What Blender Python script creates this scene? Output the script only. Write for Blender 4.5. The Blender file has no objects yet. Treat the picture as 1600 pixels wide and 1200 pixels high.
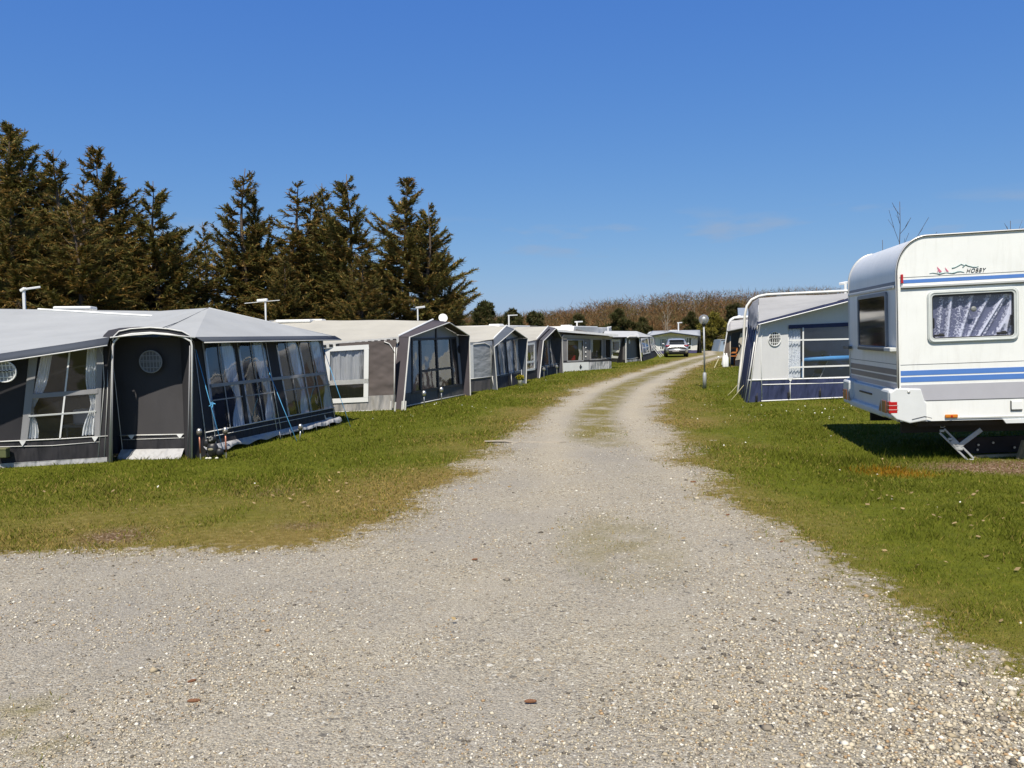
import bpy, bmesh, math, random
import numpy as np
from mathutils import Vector, Matrix, noise as mnoise
random.seed(7); RNG = np.random.default_rng(11)
C = bpy.context.scene.collection
V = Vector
# ------------------------------------------------------------------ camera
FPX, ROLL, PITCH, EYE = 1256.0, math.radians(1.0), math.atan(77/1256.0), 1.6
cam = bpy.data.cameras.new('camera'); co = bpy.data.objects.new('camera', cam); C.objects.link(co)
cam.sensor_width = 36; cam.lens = 36*FPX/1600; cam.clip_end = 2000; cam.clip_start = .05
co.location = (0, 0, EYE)
co.rotation_euler = (Matrix.Rotation(math.pi/2-PITCH, 3, 'X') @ Matrix.Rotation(-ROLL, 3, 'Z')).to_euler()
bpy.context.scene.camera = co
def ray(x, y):
    u = x-800; v = 600-y
    a = u*math.cos(ROLL)+v*math.sin(ROLL); b = -u*math.sin(ROLL)+v*math.cos(ROLL)
    return V((a, FPX*math.cos(PITCH)+b*math.sin(PITCH), -FPX*math.sin(PITCH)+b*math.cos(PITCH)))
EYEV = V((0, 0, EYE))
def G(x, y, z=0.0):                 # measured point of the photograph on the ground (or level z)
    r = ray(x, y); return EYEV + r*((z-EYE)/r.z)
def D(x, y, Y):                     # measured point at the distance Y
    r = ray(x, y); return EYEV + r*(Y/r.y)
def hit(x, y, p, n):                # measured point on a plane
    r = ray(x, y); return EYEV + r*((p-EYEV).dot(n)/r.dot(n))
# ------------------------------------------------------------------ materials
MATS = {}
class NT:
    def __init__(s, name):
        m = bpy.data.materials.new(name); m.use_nodes = True; s.m = m; s.t = m.node_tree; s.t.nodes.clear()
        s.out = s.n('ShaderNodeOutputMaterial'); s.b = s.n('ShaderNodeBsdfPrincipled'); s.l(s.b.outputs[0], s.out.inputs[0])
        s.pos = s.n('ShaderNodeNewGeometry').outputs['Position']
        s.obj = s.n('ShaderNodeTexCoord').outputs['Object']
    def n(s, t, **k):
        q = s.t.nodes.new(t)
        for a, v in k.items(): setattr(q, a, v)
        return q
    def l(s, a, b): s.t.links.new(a, b)
    def noise(s, scale, detail=4, rough=.6, vec=None, st=None):
        q = s.n('ShaderNodeTexNoise'); q.inputs['Scale'].default_value = scale; q.inputs['Detail'].default_value = detail
        q.inputs['Roughness'].default_value = rough; v = vec or s.pos
        if st:
            mp = s.n('ShaderNodeMapping'); mp.inputs['Scale'].default_value = st; s.l(v, mp.inputs[0]); v = mp.outputs[0]
        s.l(v, q.inputs['Vector']); return q.outputs['Fac']
    def voro(s, scale, feature='F1', vec=None):
        q = s.n('ShaderNodeTexVoronoi', feature=feature); q.inputs['Scale'].default_value = scale; s.l(vec or s.pos, q.inputs['Vector']); return q
    def ramp(s, f, stops, interp='LINEAR'):
        q = s.n('ShaderNodeValToRGB'); s.l(f, q.inputs[0]); cr = q.color_ramp; cr.interpolation = interp
        while len(cr.elements) < len(stops): cr.elements.new(.5)
        for e, (p, c) in zip(cr.elements, stops):
            e.position = p; e.color = (*c, 1) if not isinstance(c, float) else (c, c, c, 1)
        return q.outputs[0]
    def mix(s, f, a, b, mode='MIX'):
        q = s.n('ShaderNodeMix', data_type='RGBA', blend_type=mode)
        for v, i in ((f, 0), (a, 6), (b, 7)):
            if hasattr(v, 'is_linked'): s.l(v, q.inputs[i])
            else: q.inputs[i].default_value = v if i == 0 else (*v, 1)
        return q.outputs[2]
    def math(s, op, a, b=0.0, clamp=False):
        q = s.n('ShaderNodeMath', operation=op, use_clamp=clamp)
        for v, i in ((a, 0), (b, 1)):
            if hasattr(v, 'is_linked'): s.l(v, q.inputs[i])
            else: q.inputs[i].default_value = v
        return q.outputs[0]
    def attr(s, name):
        q = s.n('ShaderNodeAttribute', attribute_name=name); return q
    def bump(s, h, dist, strength=1.0, nrm=None):
        q = s.n('ShaderNodeBump'); q.inputs['Distance'].default_value = dist; q.inputs['Strength'].default_value = strength
        s.l(h, q.inputs['Height'])
        if nrm: s.l(nrm, q.inputs['Normal'])
        s.l(q.outputs[0], s.b.inputs['Normal']); return q.outputs[0]
    def col(s, c):
        if hasattr(c, 'is_linked'): s.l(c, s.b.inputs['Base Color'])
        else: s.b.inputs['Base Color'].default_value = (*c, 1)
    def set(s, **k):
        for a, v in k.items(): s.b.inputs[a.replace('_', ' ')].default_value = v
def mul(c, f): return tuple(min(1, x*f) for x in c)
def plain(name, c, rough=.6, metal=0., var=.12, scale=6., spec=.5, bump=0.):
    if name in MATS: return MATS[name]
    t = NT(name); f = t.noise(scale, 5, .65)
    t.col(t.ramp(f, [(.25, mul(c, 1-var)), (.75, mul(c, 1+var))])); t.set(Roughness=rough, Metallic=metal)
    t.b.inputs['Specular IOR Level'].default_value = spec
    if bump: t.bump(t.noise(scale*6, 4), bump)
    MATS[name] = t.m; return t.m
def canvas(name, c, wr=.02, rough=.8, stretch=(1, 1, .35), scale=2.2, back=None, weather=.1, trans=0.):
    if name in MATS: return MATS[name]
    t = NT(name)
    a = t.noise(1.1, 5, .6); d = t.noise(14, 4, .7, st=(1, 1, .25))
    k = t.ramp(a, [(.3, mul(c, 1-weather)), (.7, mul(c, 1+weather))])
    k = t.mix(t.math('MULTIPLY', t.ramp(d, [(.5, 0.), (.8, 1.)]), .16), k, mul(c, .6))
    t.col(k); t.set(Roughness=rough); t.b.inputs['Specular IOR Level'].default_value = .25
    mp = t.n('ShaderNodeMapping'); mp.inputs['Rotation'].default_value = (.5, .6, .3); mp.inputs['Scale'].default_value = stretch; t.l(t.pos, mp.inputs[0])
    h = t.noise(scale, 2, .45, vec=mp.outputs[0])
    wv = t.n('ShaderNodeTexNoise'); wv.inputs['Scale'].default_value = 220; t.l(t.pos, wv.inputs[0])
    hh = t.math('ADD', h, t.math('MULTIPLY', wv.outputs[0], .02))
    bn = t.bump(hh, wr*4)
    if trans:
        tl = t.n('ShaderNodeBsdfTranslucent'); t.l(k, tl.inputs[0]); t.l(bn, tl.inputs['Normal']); m = t.n('ShaderNodeMixShader'); m.inputs[0].default_value = trans
        t.l(t.b.outputs[0], m.inputs[1]); t.l(tl.outputs[0], m.inputs[2]); t.l(m.outputs[0], t.out.inputs[0])
    MATS[name] = t.m; return t.m
def vinyl(name, tint=(.95, .97, 1.), clear=.98, rough=.04, wr=.012, refl=.055):
    if name in MATS: return MATS[name]
    t = NT(name); t.t.nodes.remove(t.b)
    tr = t.n('ShaderNodeBsdfTransparent'); tr.inputs[0].default_value = (*[x*clear for x in tint], 1)
    gl = t.n('ShaderNodeBsdfGlossy'); gl.inputs['Roughness'].default_value = rough; gl.inputs[0].default_value = (1, 1, 1, 1)
    lw_ = t.n('ShaderNodeLayerWeight'); lw_.inputs[0].default_value = .5; fr_ = t.math('ADD', t.math('MULTIPLY', t.math('POWER', lw_.outputs['Facing'], 4.), 1.2), refl, True)
    df = t.n('ShaderNodeBsdfDiffuse'); df.inputs[0].default_value = (.5, .55, .6, 1)
    bp = t.n('ShaderNodeBump'); bp.inputs['Distance'].default_value = wr; t.l(t.noise(1.6, 2, .4), bp.inputs['Height'])
    t.l(bp.outputs[0], gl.inputs['Normal'])
    m0 = t.n('ShaderNodeMixShader'); m0.inputs[0].default_value = .02; t.l(tr.outputs[0], m0.inputs[1]); t.l(df.outputs[0], m0.inputs[2])
    m1 = t.n('ShaderNodeMixShader'); t.l(fr_, m1.inputs[0]); t.l(m0.outputs[0], m1.inputs[1]); t.l(gl.outputs[0], m1.inputs[2])
    t.l(m1.outputs[0], t.out.inputs[0]); MATS[name] = t.m; return t.m
# ------------------------------------------------------------------ mesh building
LOCAL = set()
def origin(p):
    while p.parent: p = p.parent
    return V((0, 0, 0)) if p.name in LOCAL else V(p.location)
class MB:
    def __init__(s): s.v = []; s.f = []
    def add(s, vs, fs):
        o = len(s.v); s.v += [tuple(x) for x in vs]; s.f += [tuple(i+o for i in f) for f in fs]; return s
    def quad(s, *p): return s.add(p, [tuple(range(len(p)))])
    def box(s, c, size, M=None):
        hx, hy, hz = [q/2 for q in size]
        vs = [V((x*hx, y*hy, z*hz)) for z in (-1, 1) for y in (-1, 1) for x in (-1, 1)]
        if M: vs = [M @ q for q in vs]
        return s.add([q+V(c) for q in vs], [(0, 2, 3, 1), (4, 5, 7, 6), (0, 1, 5, 4), (2, 6, 7, 3), (0, 4, 6, 2), (1, 3, 7, 5)])
    def beam(s, a, b, w, h, up=(0, 0, 1)):
        a = V(a); b = V(b); d = (b-a); L = d.length; d.normalize(); x = d.cross(V(up))
        if x.length < 1e-4: x = V((1, 0, 0))
        x.normalize(); y = x.cross(d)
        M = Matrix((x, d, y)).transposed(); return s.box((a+b)/2, (w, L, h), M)
    def tube(s, pts, r, n=6, cap=True):
        pts = [V(p) for p in pts]; rs = r if isinstance(r, (list, tuple)) else [r]*len(pts); rings = []; prev = None
        for i, p in enumerate(pts):
            d = (pts[min(i+1, len(pts)-1)]-pts[max(i-1, 0)]).normalized()
            if prev is None:
                x = d.cross(V((0, 0, 1)));
                if x.length < 1e-3: x = V((1, 0, 0))
            else: x = prev-d*prev.dot(d)
            x.normalize(); prev = x; y = d.cross(x)
            rings.append([p+(x*math.cos(6.2832*k/n)+y*math.sin(6.2832*k/n))*rs[i] for k in range(n)])
        fs = []
        for i in range(len(pts)-1):
            for k in range(n): fs.append((i*n+k, i*n+(k+1) % n, (i+1)*n+(k+1) % n, (i+1)*n+k))
        if cap: fs += [tuple(range(n))[::-1], tuple((len(pts)-1)*n+k for k in range(n))]
        return s.add([q for g in rings for q in g], fs)
    def grid(s, fn, nu, nv):
        vs = [fn(i/nu, j/nv) for j in range(nv+1) for i in range(nu+1)]
        return s.add(vs, [(j*(nu+1)+i, j*(nu+1)+i+1, (j+1)*(nu+1)+i+1, (j+1)*(nu+1)+i) for j in range(nv) for i in range(nu)])
    def lathe(s, prof, c=(0, 0, 0), n=16, M=None):
        vs = []; c = V(c)
        for r, z in prof:
            for k in range(n):
                q = V((r*math.cos(6.2832*k/n), r*math.sin(6.2832*k/n), z)); vs.append((M @ q if M else q)+c)
        m = len(prof); fs = [(i*n+k, i*n+(k+1) % n, (i+1)*n+(k+1) % n, (i+1)*n+k) for i in range(m-1) for k in range(n)]
        fs += [tuple(range(n))[::-1], tuple((m-1)*n+k for k in range(n))]
        return s.add(vs, fs)
    def prism(s, poly, ext):
        n = len(poly); e = V(ext); a = [V(p) for p in poly]; b = [p+e for p in a]
        return s.add(a+b, [tuple(range(n))[::-1], tuple(range(n, 2*n))]+[(i, (i+1) % n, n+(i+1) % n, n+i) for i in range(n)])
    def blob(s, c, r, seed=0, amp=.15, sub=2, M=None):
        bm = bmesh.new(); bmesh.ops.create_icosphere(bm, subdivisions=sub, radius=1)
        vs = []
        for q in bm.verts:
            p = q.co.copy(); p *= 1+amp*mnoise.noise(p*1.7+V((seed, seed*.7, 3))); p = V((p.x*r[0], p.y*r[1], p.z*r[2]))
            vs.append((M @ p if M else p)+V(c))
        fs = [tuple(x.index for x in f.verts) for f in bm.faces]; bm.free(); return s.add(vs, fs)
    def build(s, name, mat, parent=None, smooth=False, bevel=0, base=None, kind=None, solid=0):
        me = bpy.data.meshes.new(name); o0 = origin(parent) if parent else V(base or (0, 0, 0))
        me.from_pydata([V(q)-o0 for q in s.v], [], s.f); me.validate(); me.update()
        o = bpy.data.objects.new(name, me); C.objects.link(o); me.materials.append(mat)
        if parent: o.parent = parent
        else: o.location = o0
        if smooth:
            me.polygons.foreach_set('use_smooth', [True]*len(me.polygons))
        if solid:
            md = o.modifiers.new('thick', 'SOLIDIFY'); md.thickness = solid; md.offset = -1
        if bevel:
            md = o.modifiers.new('bevel', 'BEVEL'); md.width = bevel; md.segments = 2; md.limit_method = 'ANGLE'
        if kind: o['kind'] = kind
        return o
def tag(o, label, cat, group=None):
    o['label'] = label; o['category'] = cat
    if group: o['group'] = group
    return o
def thing(name, label, cat, loc=(0, 0, 0), group=None):
    o = bpy.data.objects.new(name, None); C.objects.link(o); o.location = loc; o.empty_display_size = .3
    return tag(o, label, cat, group)
def copy_tree(o, parent=None):
    c = o.copy(); C.objects.link(c)
    if parent: c.parent = parent
    for ch in [q for q in bpy.data.objects if q.parent == o]: copy_tree(ch, c)
    return c
def npmesh(name, verts, faces, mat, parent=None, cols=None, kind=None, smooth=False):
    me = bpy.data.meshes.new(name); verts = np.ascontiguousarray(verts, np.float32); faces = np.ascontiguousarray(faces, np.int32)
    nf, k = faces.shape
    me.vertices.add(len(verts)); me.vertices.foreach_set('co', verts.ravel())
    me.loops.add(nf*k); me.loops.foreach_set('vertex_index', faces.ravel())
    me.polygons.add(nf); me.polygons.foreach_set('loop_start', np.arange(0, nf*k, k, dtype=np.int32))
    if smooth: me.polygons.foreach_set('use_smooth', np.ones(nf, bool))
    me.update(calc_edges=True)
    if cols is not None:
        for nm, c in cols.items():
            a = me.color_attributes.new(nm, 'FLOAT_COLOR', 'POINT'); c4 = np.ones((len(verts), 4), np.float32); c4[:, :c.shape[1]] = c
            a.data.foreach_set('color', c4.ravel())
    me.materials.append(mat); o = bpy.data.objects.new(name, me); C.objects.link(o)
    if parent: o.parent = parent
    if kind: o['kind'] = kind
    return o
# value noise
_H = RNG.random((256, 256))
def vnoise(x, y, s):
    x = np.asarray(x)*s+100; y = np.asarray(y)*s+100; i = np.floor(x).astype(int); j = np.floor(y).astype(int); u = x-i; v = y-j
    u = u*u*(3-2*u); v = v*v*(3-2*v); h = lambda a, b: _H[a % 256, b % 256]
    return (h(i, j)*(1-u)+h(i+1, j)*u)*(1-v)+(h(i, j+1)*(1-u)+h(i+1, j+1)*u)*v
def fbm(x, y, s): return .5*vnoise(x, y, s)+.3*vnoise(x, y, s*2.1)+.2*vnoise(x, y, s*4.3)
# ------------------------------------------------------------------ light and sky
SUN_EL, SUN_AZ = math.radians(57), math.radians(8.0)      # sun stands behind the camera, a touch to the left
w = bpy.data.worlds.new('World'); bpy.context.scene.world = w; w.use_nodes = True; wt = w.node_tree; wt.nodes.clear()
def wn(t): return wt.nodes.new(t)
wo = wn('ShaderNodeOutputWorld'); bg = wn('ShaderNodeBackground'); sk = wn('ShaderNodeTexSky')
sk.sky_type = 'NISHITA'; sk.sun_disc = False; sk.sun_elevation = SUN_EL; sk.sun_rotation = math.pi+SUN_AZ
sepc = wn('ShaderNodeSeparateColor'); tint = wn('ShaderNodeCombineColor'); wt.links.new(sk.outputs[0], sepc.inputs[0])
for i, (pw, ml) in enumerate(((.96, .431), (.697, .941), (.275, 3.22))):     # the camera's rendering of a clear sky, channel by channel
    a_ = wn('ShaderNodeMath'); a_.operation = 'POWER'; a_.inputs[1].default_value = pw; b_ = wn('ShaderNodeMath'); b_.operation = 'MULTIPLY'; b_.inputs[1].default_value = ml
    wt.links.new(sepc.outputs[i], a_.inputs[0]); wt.links.new(a_.outputs[0], b_.inputs[0]); wt.links.new(b_.outputs[0], tint.inputs[i])
sk.air_density = 1.0; sk.dust_density = .35; sk.ozone_density = 2.2; sk.altitude = 0
bg.inputs[1].default_value = .104
# three faint mauve cloud streaks low in the sky
tc = wn('ShaderNodeTexCoord'); mp = wn('ShaderNodeMapping'); mp.inputs['Scale'].default_value = (9, 9, 42); wt.links.new(tc.outputs['Generated'], mp.inputs[0])
nz = wn('ShaderNodeTexNoise'); nz.inputs['Scale'].default_value = 1.0; nz.inputs['Detail'].default_value = 5; wt.links.new(mp.outputs[0], nz.inputs[0])
cr = wn('ShaderNodeValToRGB'); cr.color_ramp.elements[0].position = .56; cr.color_ramp.elements[1].position = .72; wt.links.new(nz.outputs[0], cr.inputs[0])
sp = wn('ShaderNodeSeparateXYZ'); wt.links.new(tc.outputs['Generated'], sp.inputs[0])
bd = wn('ShaderNodeValToRGB'); e = bd.color_ramp.elements; e[0].position = .05; e[0].color = (0, 0, 0, 1); e[1].position = .1; e[1].color = (1, 1, 1, 1)
q = e.new(.125); q.color = (1, 1, 1, 1); q = e.new(.15); q.color = (0, 0, 0, 1); wt.links.new(sp.outputs['Z'], bd.inputs[0])
mm = wn('ShaderNodeMath'); mm.operation = 'MULTIPLY'; wt.links.new(cr.outputs[0], mm.inputs[0]); wt.links.new(bd.outputs[0], mm.inputs[1])
m2 = wn('ShaderNodeMath'); m2.operation = 'MULTIPLY'; m2.inputs[1].default_value = .75; wt.links.new(mm.outputs[0], m2.inputs[0])
mx = wn('ShaderNodeMix'); mx.data_type = 'RGBA'; wt.links.new(m2.outputs[0], mx.inputs[0]); wt.links.new(tint.outputs[0], mx.inputs[6]); mx.inputs[7].default_value = (2.35, 3.25, 4.7, 1)
zf = wn('ShaderNodeMapRange'); zf.inputs[1].default_value = .48; zf.inputs[2].default_value = .85; zf.inputs[3].default_value = 1; zf.inputs[4].default_value = .30; wt.links.new(sp.outputs['Z'], zf.inputs[0])
zm = wn('ShaderNodeVectorMath'); zm.operation = 'SCALE'; wt.links.new(mx.outputs[2], zm.inputs[0]); wt.links.new(zf.outputs[0], zm.inputs['Scale'])   # deep zenith far above the frame
wt.links.new(zm.outputs[0], bg.inputs[0]); wt.links.new(bg.outputs[0], wo.inputs[0])
sl = bpy.data.lights.new('sun', 'SUN'); sl.energy = 5.0; sl.angle = math.radians(.53); sl.color = (1, .925, .80)
so = bpy.data.objects.new('sun', sl); C.objects.link(so); so.rotation_euler = (math.pi/2-SUN_EL, 0, SUN_AZ*-1)
sc = bpy.context.scene; sc.view_settings.view_transform = 'Standard'; sc.view_settings.look = 'None'; sc.view_settings.exposure = .30; sc.view_settings.gamma = 1
sc.cycles.max_bounces = 8; sc.cycles.transparent_max_bounces = 12; sc.cycles.use_denoising = True
# ------------------------------------------------------------------ ground, road
LEFT = [(-60, 6.6), (-12, 6.2), (-4, 6.1), (-2, 6.05), (-1.42, 6.2), (-.96, 7.26), (-.61, 9.26), (-.11, 12), (.35, 15.1), (1.8, 22.6), (3.75, 28.8), (7.7, 40.5), (10.4, 48), (13.2, 55), (15, 63), (15, 80)]
RIGHT = [(18, 80), (17.6, 63), (15.4, 54.5), (12.3, 47.6), (9.6, 39.8), (7.1, 32.6), (4.5, 23.3), (3.0, 16.6), (2.63, 13.2), (2.15, 9.9), (2.03, 8.2), (2.09, 6.5), (2.07, 5.3), (2.08, 4.3), (2.06, 3.6), (2.15, 3.2), (2.3, 2.4), (2.4, -4)]
POLY = np.array(LEFT+RIGHT+[(-60, -4)], float)
def road_sd(x, y):
    d = np.full(x.shape, 1e9); ins = np.zeros(x.shape, bool); n = len(POLY)
    for i in range(n):
        ax, ay = POLY[i]; bx, by = POLY[(i+1) % n]; ex, ey = bx-ax, by-ay
        t = np.clip(((x-ax)*ex+(y-ay)*ey)/(ex*ex+ey*ey), 0, 1); d = np.minimum(d, np.hypot(x-ax-t*ex, y-ay-t*ey))
        c = ((ay > y) != (by > y)); xi = ax+(y-ay)*ex/(ey if abs(ey) > 1e-9 else 1e-9); ins ^= c & (x < xi)
    return np.where(ins, d, -d)
MID = np.array([(.75, 3.), (1.1, 8.), (1.32, 11.2), (1.3, 12.5), (1.62, 15.9), (3.1, 23), (5.4, 30.8), (8.7, 40.2), (11.35, 47.8), (14.3, 54.8), (16.3, 63)])
def mid_d(x, y):
    d = np.full(x.shape, 1e9)
    for i in range(len(MID)-1):
        ax, ay = MID[i]; ex, ey = MID[i+1]-MID[i]; t = np.clip(((x-ax)*ex+(y-ay)*ey)/(ex*ex+ey*ey), 0, 1)
        d = np.minimum(d, np.hypot(x-ax-t*ex, y-ay-t*ey))
    return d
def ell(x, y, c, rx, ry, a=0):
    dx = x-c[0]; dy = y-c[1]; u = dx*math.cos(a)+dy*math.sin(a); v = -dx*math.sin(a)+dy*math.cos(a); return np.clip(1.4-np.hypot(u/rx, v/ry), 0, 1)
P_ = lambda x, y: tuple(G(x, y))[:2]
def masks(x, y):
    sd = road_sd(x, y); n1 = fbm(x, y, 1.1); n2 = fbm(x+40, y, 3.7); n3 = fbm(x, y+70, .35)
    n4 = fbm(x+11, y+5, 8.); sdn = sd+(n1-.5)*.7+(n2-.5)*.4+(n4-.5)*.2
    moss = np.clip(1.6-mid_d(x, y)/(.27+.1*n3), 0, 1)*(sd > 0)*np.clip((n2-.2)*3.2, 0, 1)*np.clip((y-10.2-2*n1)/1.2, 0, 1)
    moss = np.maximum(moss, .55*ell(x, y, P_(965, 850), .42, .9)*np.clip((n2-.25)*3, 0, 1))
    moss = np.maximum(moss, .9*ell(x, y, P_(12, 1150), .28, .30)*np.clip((n2-.45)*8, 0, 1))
    dirt = 1.8*ell(x, y, (6.75, 8.82), 2.0, .5, -.17)
    dirt = np.maximum(dirt, .75*ell(x, y, P_(180, 838), .3, .32))
    dirt = np.maximum(dirt, .6*ell(x, y, P_(470, 822), .22, .14)); dirt = np.maximum(dirt, .4*ell(x, y, P_(420, 768), .35, .25))
    dirt = np.clip(dirt*(.55+.9*n2), 0, 1)
    # worn lawn towards the road and on the near left, lush elsewhere
    lush = .06+np.clip(.1+(-sd)/2.0, 0, 1)*.62+.65*(n3-.32)+.45*(n1-.5)
    lush -= .42*ell(x, y, (-2.4, 8.0), 3.6, 1.6)+.25*ell(x, y, (3.6, 13.8), 1.3, .8)
    lush += .45*ell(x, y, (4.6, 7.0), 2.2, 2.6)
    orange = ell(x, y, P_(1395, 738), .42, .3, -.5)*np.clip((n1-.25)*3, 0, 1)
    return sd, sdn, moss, dirt, np.clip(lush, 0, 1), orange
def ground_mat():
    t = NT('ground_surface'); a = t.attr('gm'); s = t.n('ShaderNodeSeparateColor'); t.l(a.outputs['Color'], s.inputs[0])
    b = t.attr('gl'); s2 = t.n('ShaderNodeSeparateColor'); t.l(b.outputs['Color'], s2.inputs[0])
    # gravel: fine sand bed with pale, grey, tan and dark stones of three sizes
    def stones(scale, pal):
        v = t.voro(scale); rgb = t.n('ShaderNodeSeparateColor'); t.l(v.outputs['Color'], rgb.inputs[0])
        return t.ramp(rgb.outputs[0], pal, 'CONSTANT'), v, rgb
    pal = [(0, (.11, .095, .07)), (.09, (.23, .20, .145)), (.25, (.34, .295, .21)), (.45, (.42, .365, .265)), (.65, (.38, .295, .18)), (.8, (.51, .455, .34)), (.955, (.68, .64, .54))]
    c1, v1, r1 = stones(74, pal); c2, v2, r2 = stones(165, pal); c3, v3, r3 = stones(38, pal)
    big = t.noise(.55, 4, .6); patch = t.noise(1.7, 4, .62)
    sand = t.ramp(t.noise(3.0, 6, .7), [(.3, (.375, .33, .25)), (.7, (.47, .41, .315))])
    k = t.mix(t.ramp(patch, [(.35, .45), (.62, .95)]), sand, c2)
    sel = t.math('GREATER_THAN', r1.outputs[1], t.ramp(patch, [(.38, .93), (.62, .45)])); k = t.mix(sel, k, c1)
    sel3 = t.math('GREATER_THAN', r3.outputs[1], .965); k = t.mix(sel3, k, c3)
    k = t.mix(t.math('MULTIPLY', t.ramp(big, [(.42, 0.), (.66, 1.)]), .5), k, (.265, .245, .215))
    k = t.mix(t.ramp(t.noise(.35, 3, .5), [(.35, .55), (.65, .12)]), k, t.mix(.5, k, (.30, .285, .265)))
    dk_ = t.voro(120); k = t.mix(t.math('MULTIPLY', t.ramp(dk_.outputs['Distance'], [(.4, 0.), (.75, 1.)]), .5), k, (.14, .125, .10)); k = t.mix(1., k, (1.08, 1.115, 1.175), 'MULTIPLY')
    k = t.mix(t.math('MULTIPLY', s2.outputs[2], .55), k, (.47, .415, .315))
    # moss strip and tufts
    mossc = t.ramp(t.noise(30, 5, .7), [(.3, (.13, .115, .025)), (.7, (.225, .185, .05))])
    mf = t.math('MULTIPLY', s.outputs[1], t.ramp(t.noise(22, 5, .75), [(.30, 0.), (.50, 1.)])); k = t.mix(mf, k, mossc)
    # lawn
    g1 = t.ramp(t.noise(7, 6, .72), [(.25, (.058, .072, .006)), (.55, (.115, .128, .010)), (.8, (.17, .155, .018))])
    br = t.ramp(t.noise(12, 6, .75), [(.3, (.10, .07, .018)), (.5, (.20, .145, .045)), (.62, (.27, .205, .08)), (.75, (.38, .315, .18))])
    g = t.mix(t.ramp(s2.outputs[0], [(.1, .9), (.7, .0)]), g1, br)
    g = t.mix(t.math('MULTIPLY', s2.outputs[1], .85), g, (.25, .125, .012))
    dv = t.voro(60); dr = t.n('ShaderNodeSeparateColor'); t.l(dv.outputs['Color'], dr.inputs[0])
    dirt = t.ramp(dr.outputs[0], [(0, (.085, .048, .026)), (.35, (.145, .088, .05)), (.66, (.20, .135, .085)), (.92, (.42, .34, .25))], 'CONSTANT')
    g = t.mix(s.outputs[2], g, dirt)
    # ragged edge
    ed = t.math('ADD', s.outputs[0], t.math('MULTIPLY', t.math('SUBTRACT', t.noise(11, 6, .8), .5), .95))
    ef = t.ramp(ed, [(.45, 0.), (.53, 1.)])
    eb = t.ramp(ed, [(.36, 0.), (.5, 1.), (.64, 0.)])
    k2 = t.mix(ef, g, k); k2 = t.mix(t.math('MULTIPLY', eb, .4), k2, br)
    t.col(k2); t.set(Roughness=.95); t.b.inputs['Specular IOR Level'].default_value = .15
    h = t.math('ADD', t.math('MULTIPLY', v1.outputs['Distance'], -.6), t.math('MULTIPLY', v2.outputs['Distance'], -.3))
    t.bump(h, .012, 1.0); return t.m
GM = ground_mat()
x0, x1, y0, y1, st = -18., 20., .2, 66., .1
nx = int((x1-x0)/st); ny = int((y1-y0)/st)
gx, gy = np.meshgrid(np.linspace(x0, x1, nx+1), np.linspace(y0, y1, ny+1)); gx = gx.ravel(); gy = gy.ravel()
sd, sdn, moss, dirt, lush, orange = masks(gx, gy)
gz = (fbm(gx, gy, .8)-.5)*.035*np.clip(np.where(sd > 0, .6, 1), 0, 1)
verts = np.stack([gx, gy, gz], 1)
gmc = np.stack([np.clip(.5+sdn*.5, 0, 1), moss, dirt], 1); track = np.exp(-((mid_d(gx, gy)-.72)/.27)**2)*(sd > .1)*(.4+.8*fbm(gx, gy, .9))*np.clip((gy-6)/5, 0, 1); glc = np.stack([lush, orange, np.clip(track, 0, 1)], 1)
ii = (np.arange(ny)[:, None]*(nx+1)+np.arange(nx)[None, :]).ravel(); fc = np.stack([ii, ii+1, ii+nx+2, ii+nx+1], 1)
isroad = sdn[fc].mean(1) > -.02
def submesh(name, sel, extra=None):
    f = fc[sel]; u, inv = np.unique(f, return_inverse=True); f2 = inv.reshape(f.shape); v = verts[u]; a = gmc[u]; b = glc[u]
    if extra is not None:
        ev, ef = extra; f2 = np.vstack([f2, ef+len(v)]); v = np.vstack([v, ev]); a = np.vstack([a, np.zeros((len(ev), 3))]); b = np.vstack([b, np.tile([.6, 0, 0], (len(ev), 1))])
    return npmesh(name, v, f2, GM, cols={'gm': a, 'gl': b}, kind='structure', smooth=True)
B = 600.; ev = []; ef = []
for (a, b, c, d) in ((-B, x0, -40, B), (x1, B, -40, B), (x0, x1, y1, B), (x0, x1, -40, y0)):
    o = len(ev); ev += [(a, b2, 0) for b2 in ()] ; ev += [(a, c, 0), (b, c, 0), (b, d, 0), (a, d, 0)]; ef.append([o, o+1, o+2, o+3])
submesh('gravel_road', isroad)
submesh('lawn', ~isroad, (np.array(ev, float), np.array(ef)))
# the shallow concrete drain bar that crosses the drive
dm = MB(); a = G(757, 691); b = G(1152, 688)
dm.grid(lambda u, v: a.lerp(b, u)+V((0, (v-.5)*.13, .016+.008*math.sin(v*math.pi)-.010*mnoise.noise(V((u*9, v, 1)))-.022*min(1, max(0, (u-.09)/.03))*(.95+.5*mnoise.noise(V((u*17, v*2, 5)))))), 60, 4)
tag(dm.build('drain_bar', plain('drain_concrete', (.33, .29, .225), .9, var=.2, scale=9), base=tuple(a.lerp(b, .5)), smooth=True), 'flush grey concrete bar lying across the gravel drive', 'drain')
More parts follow.
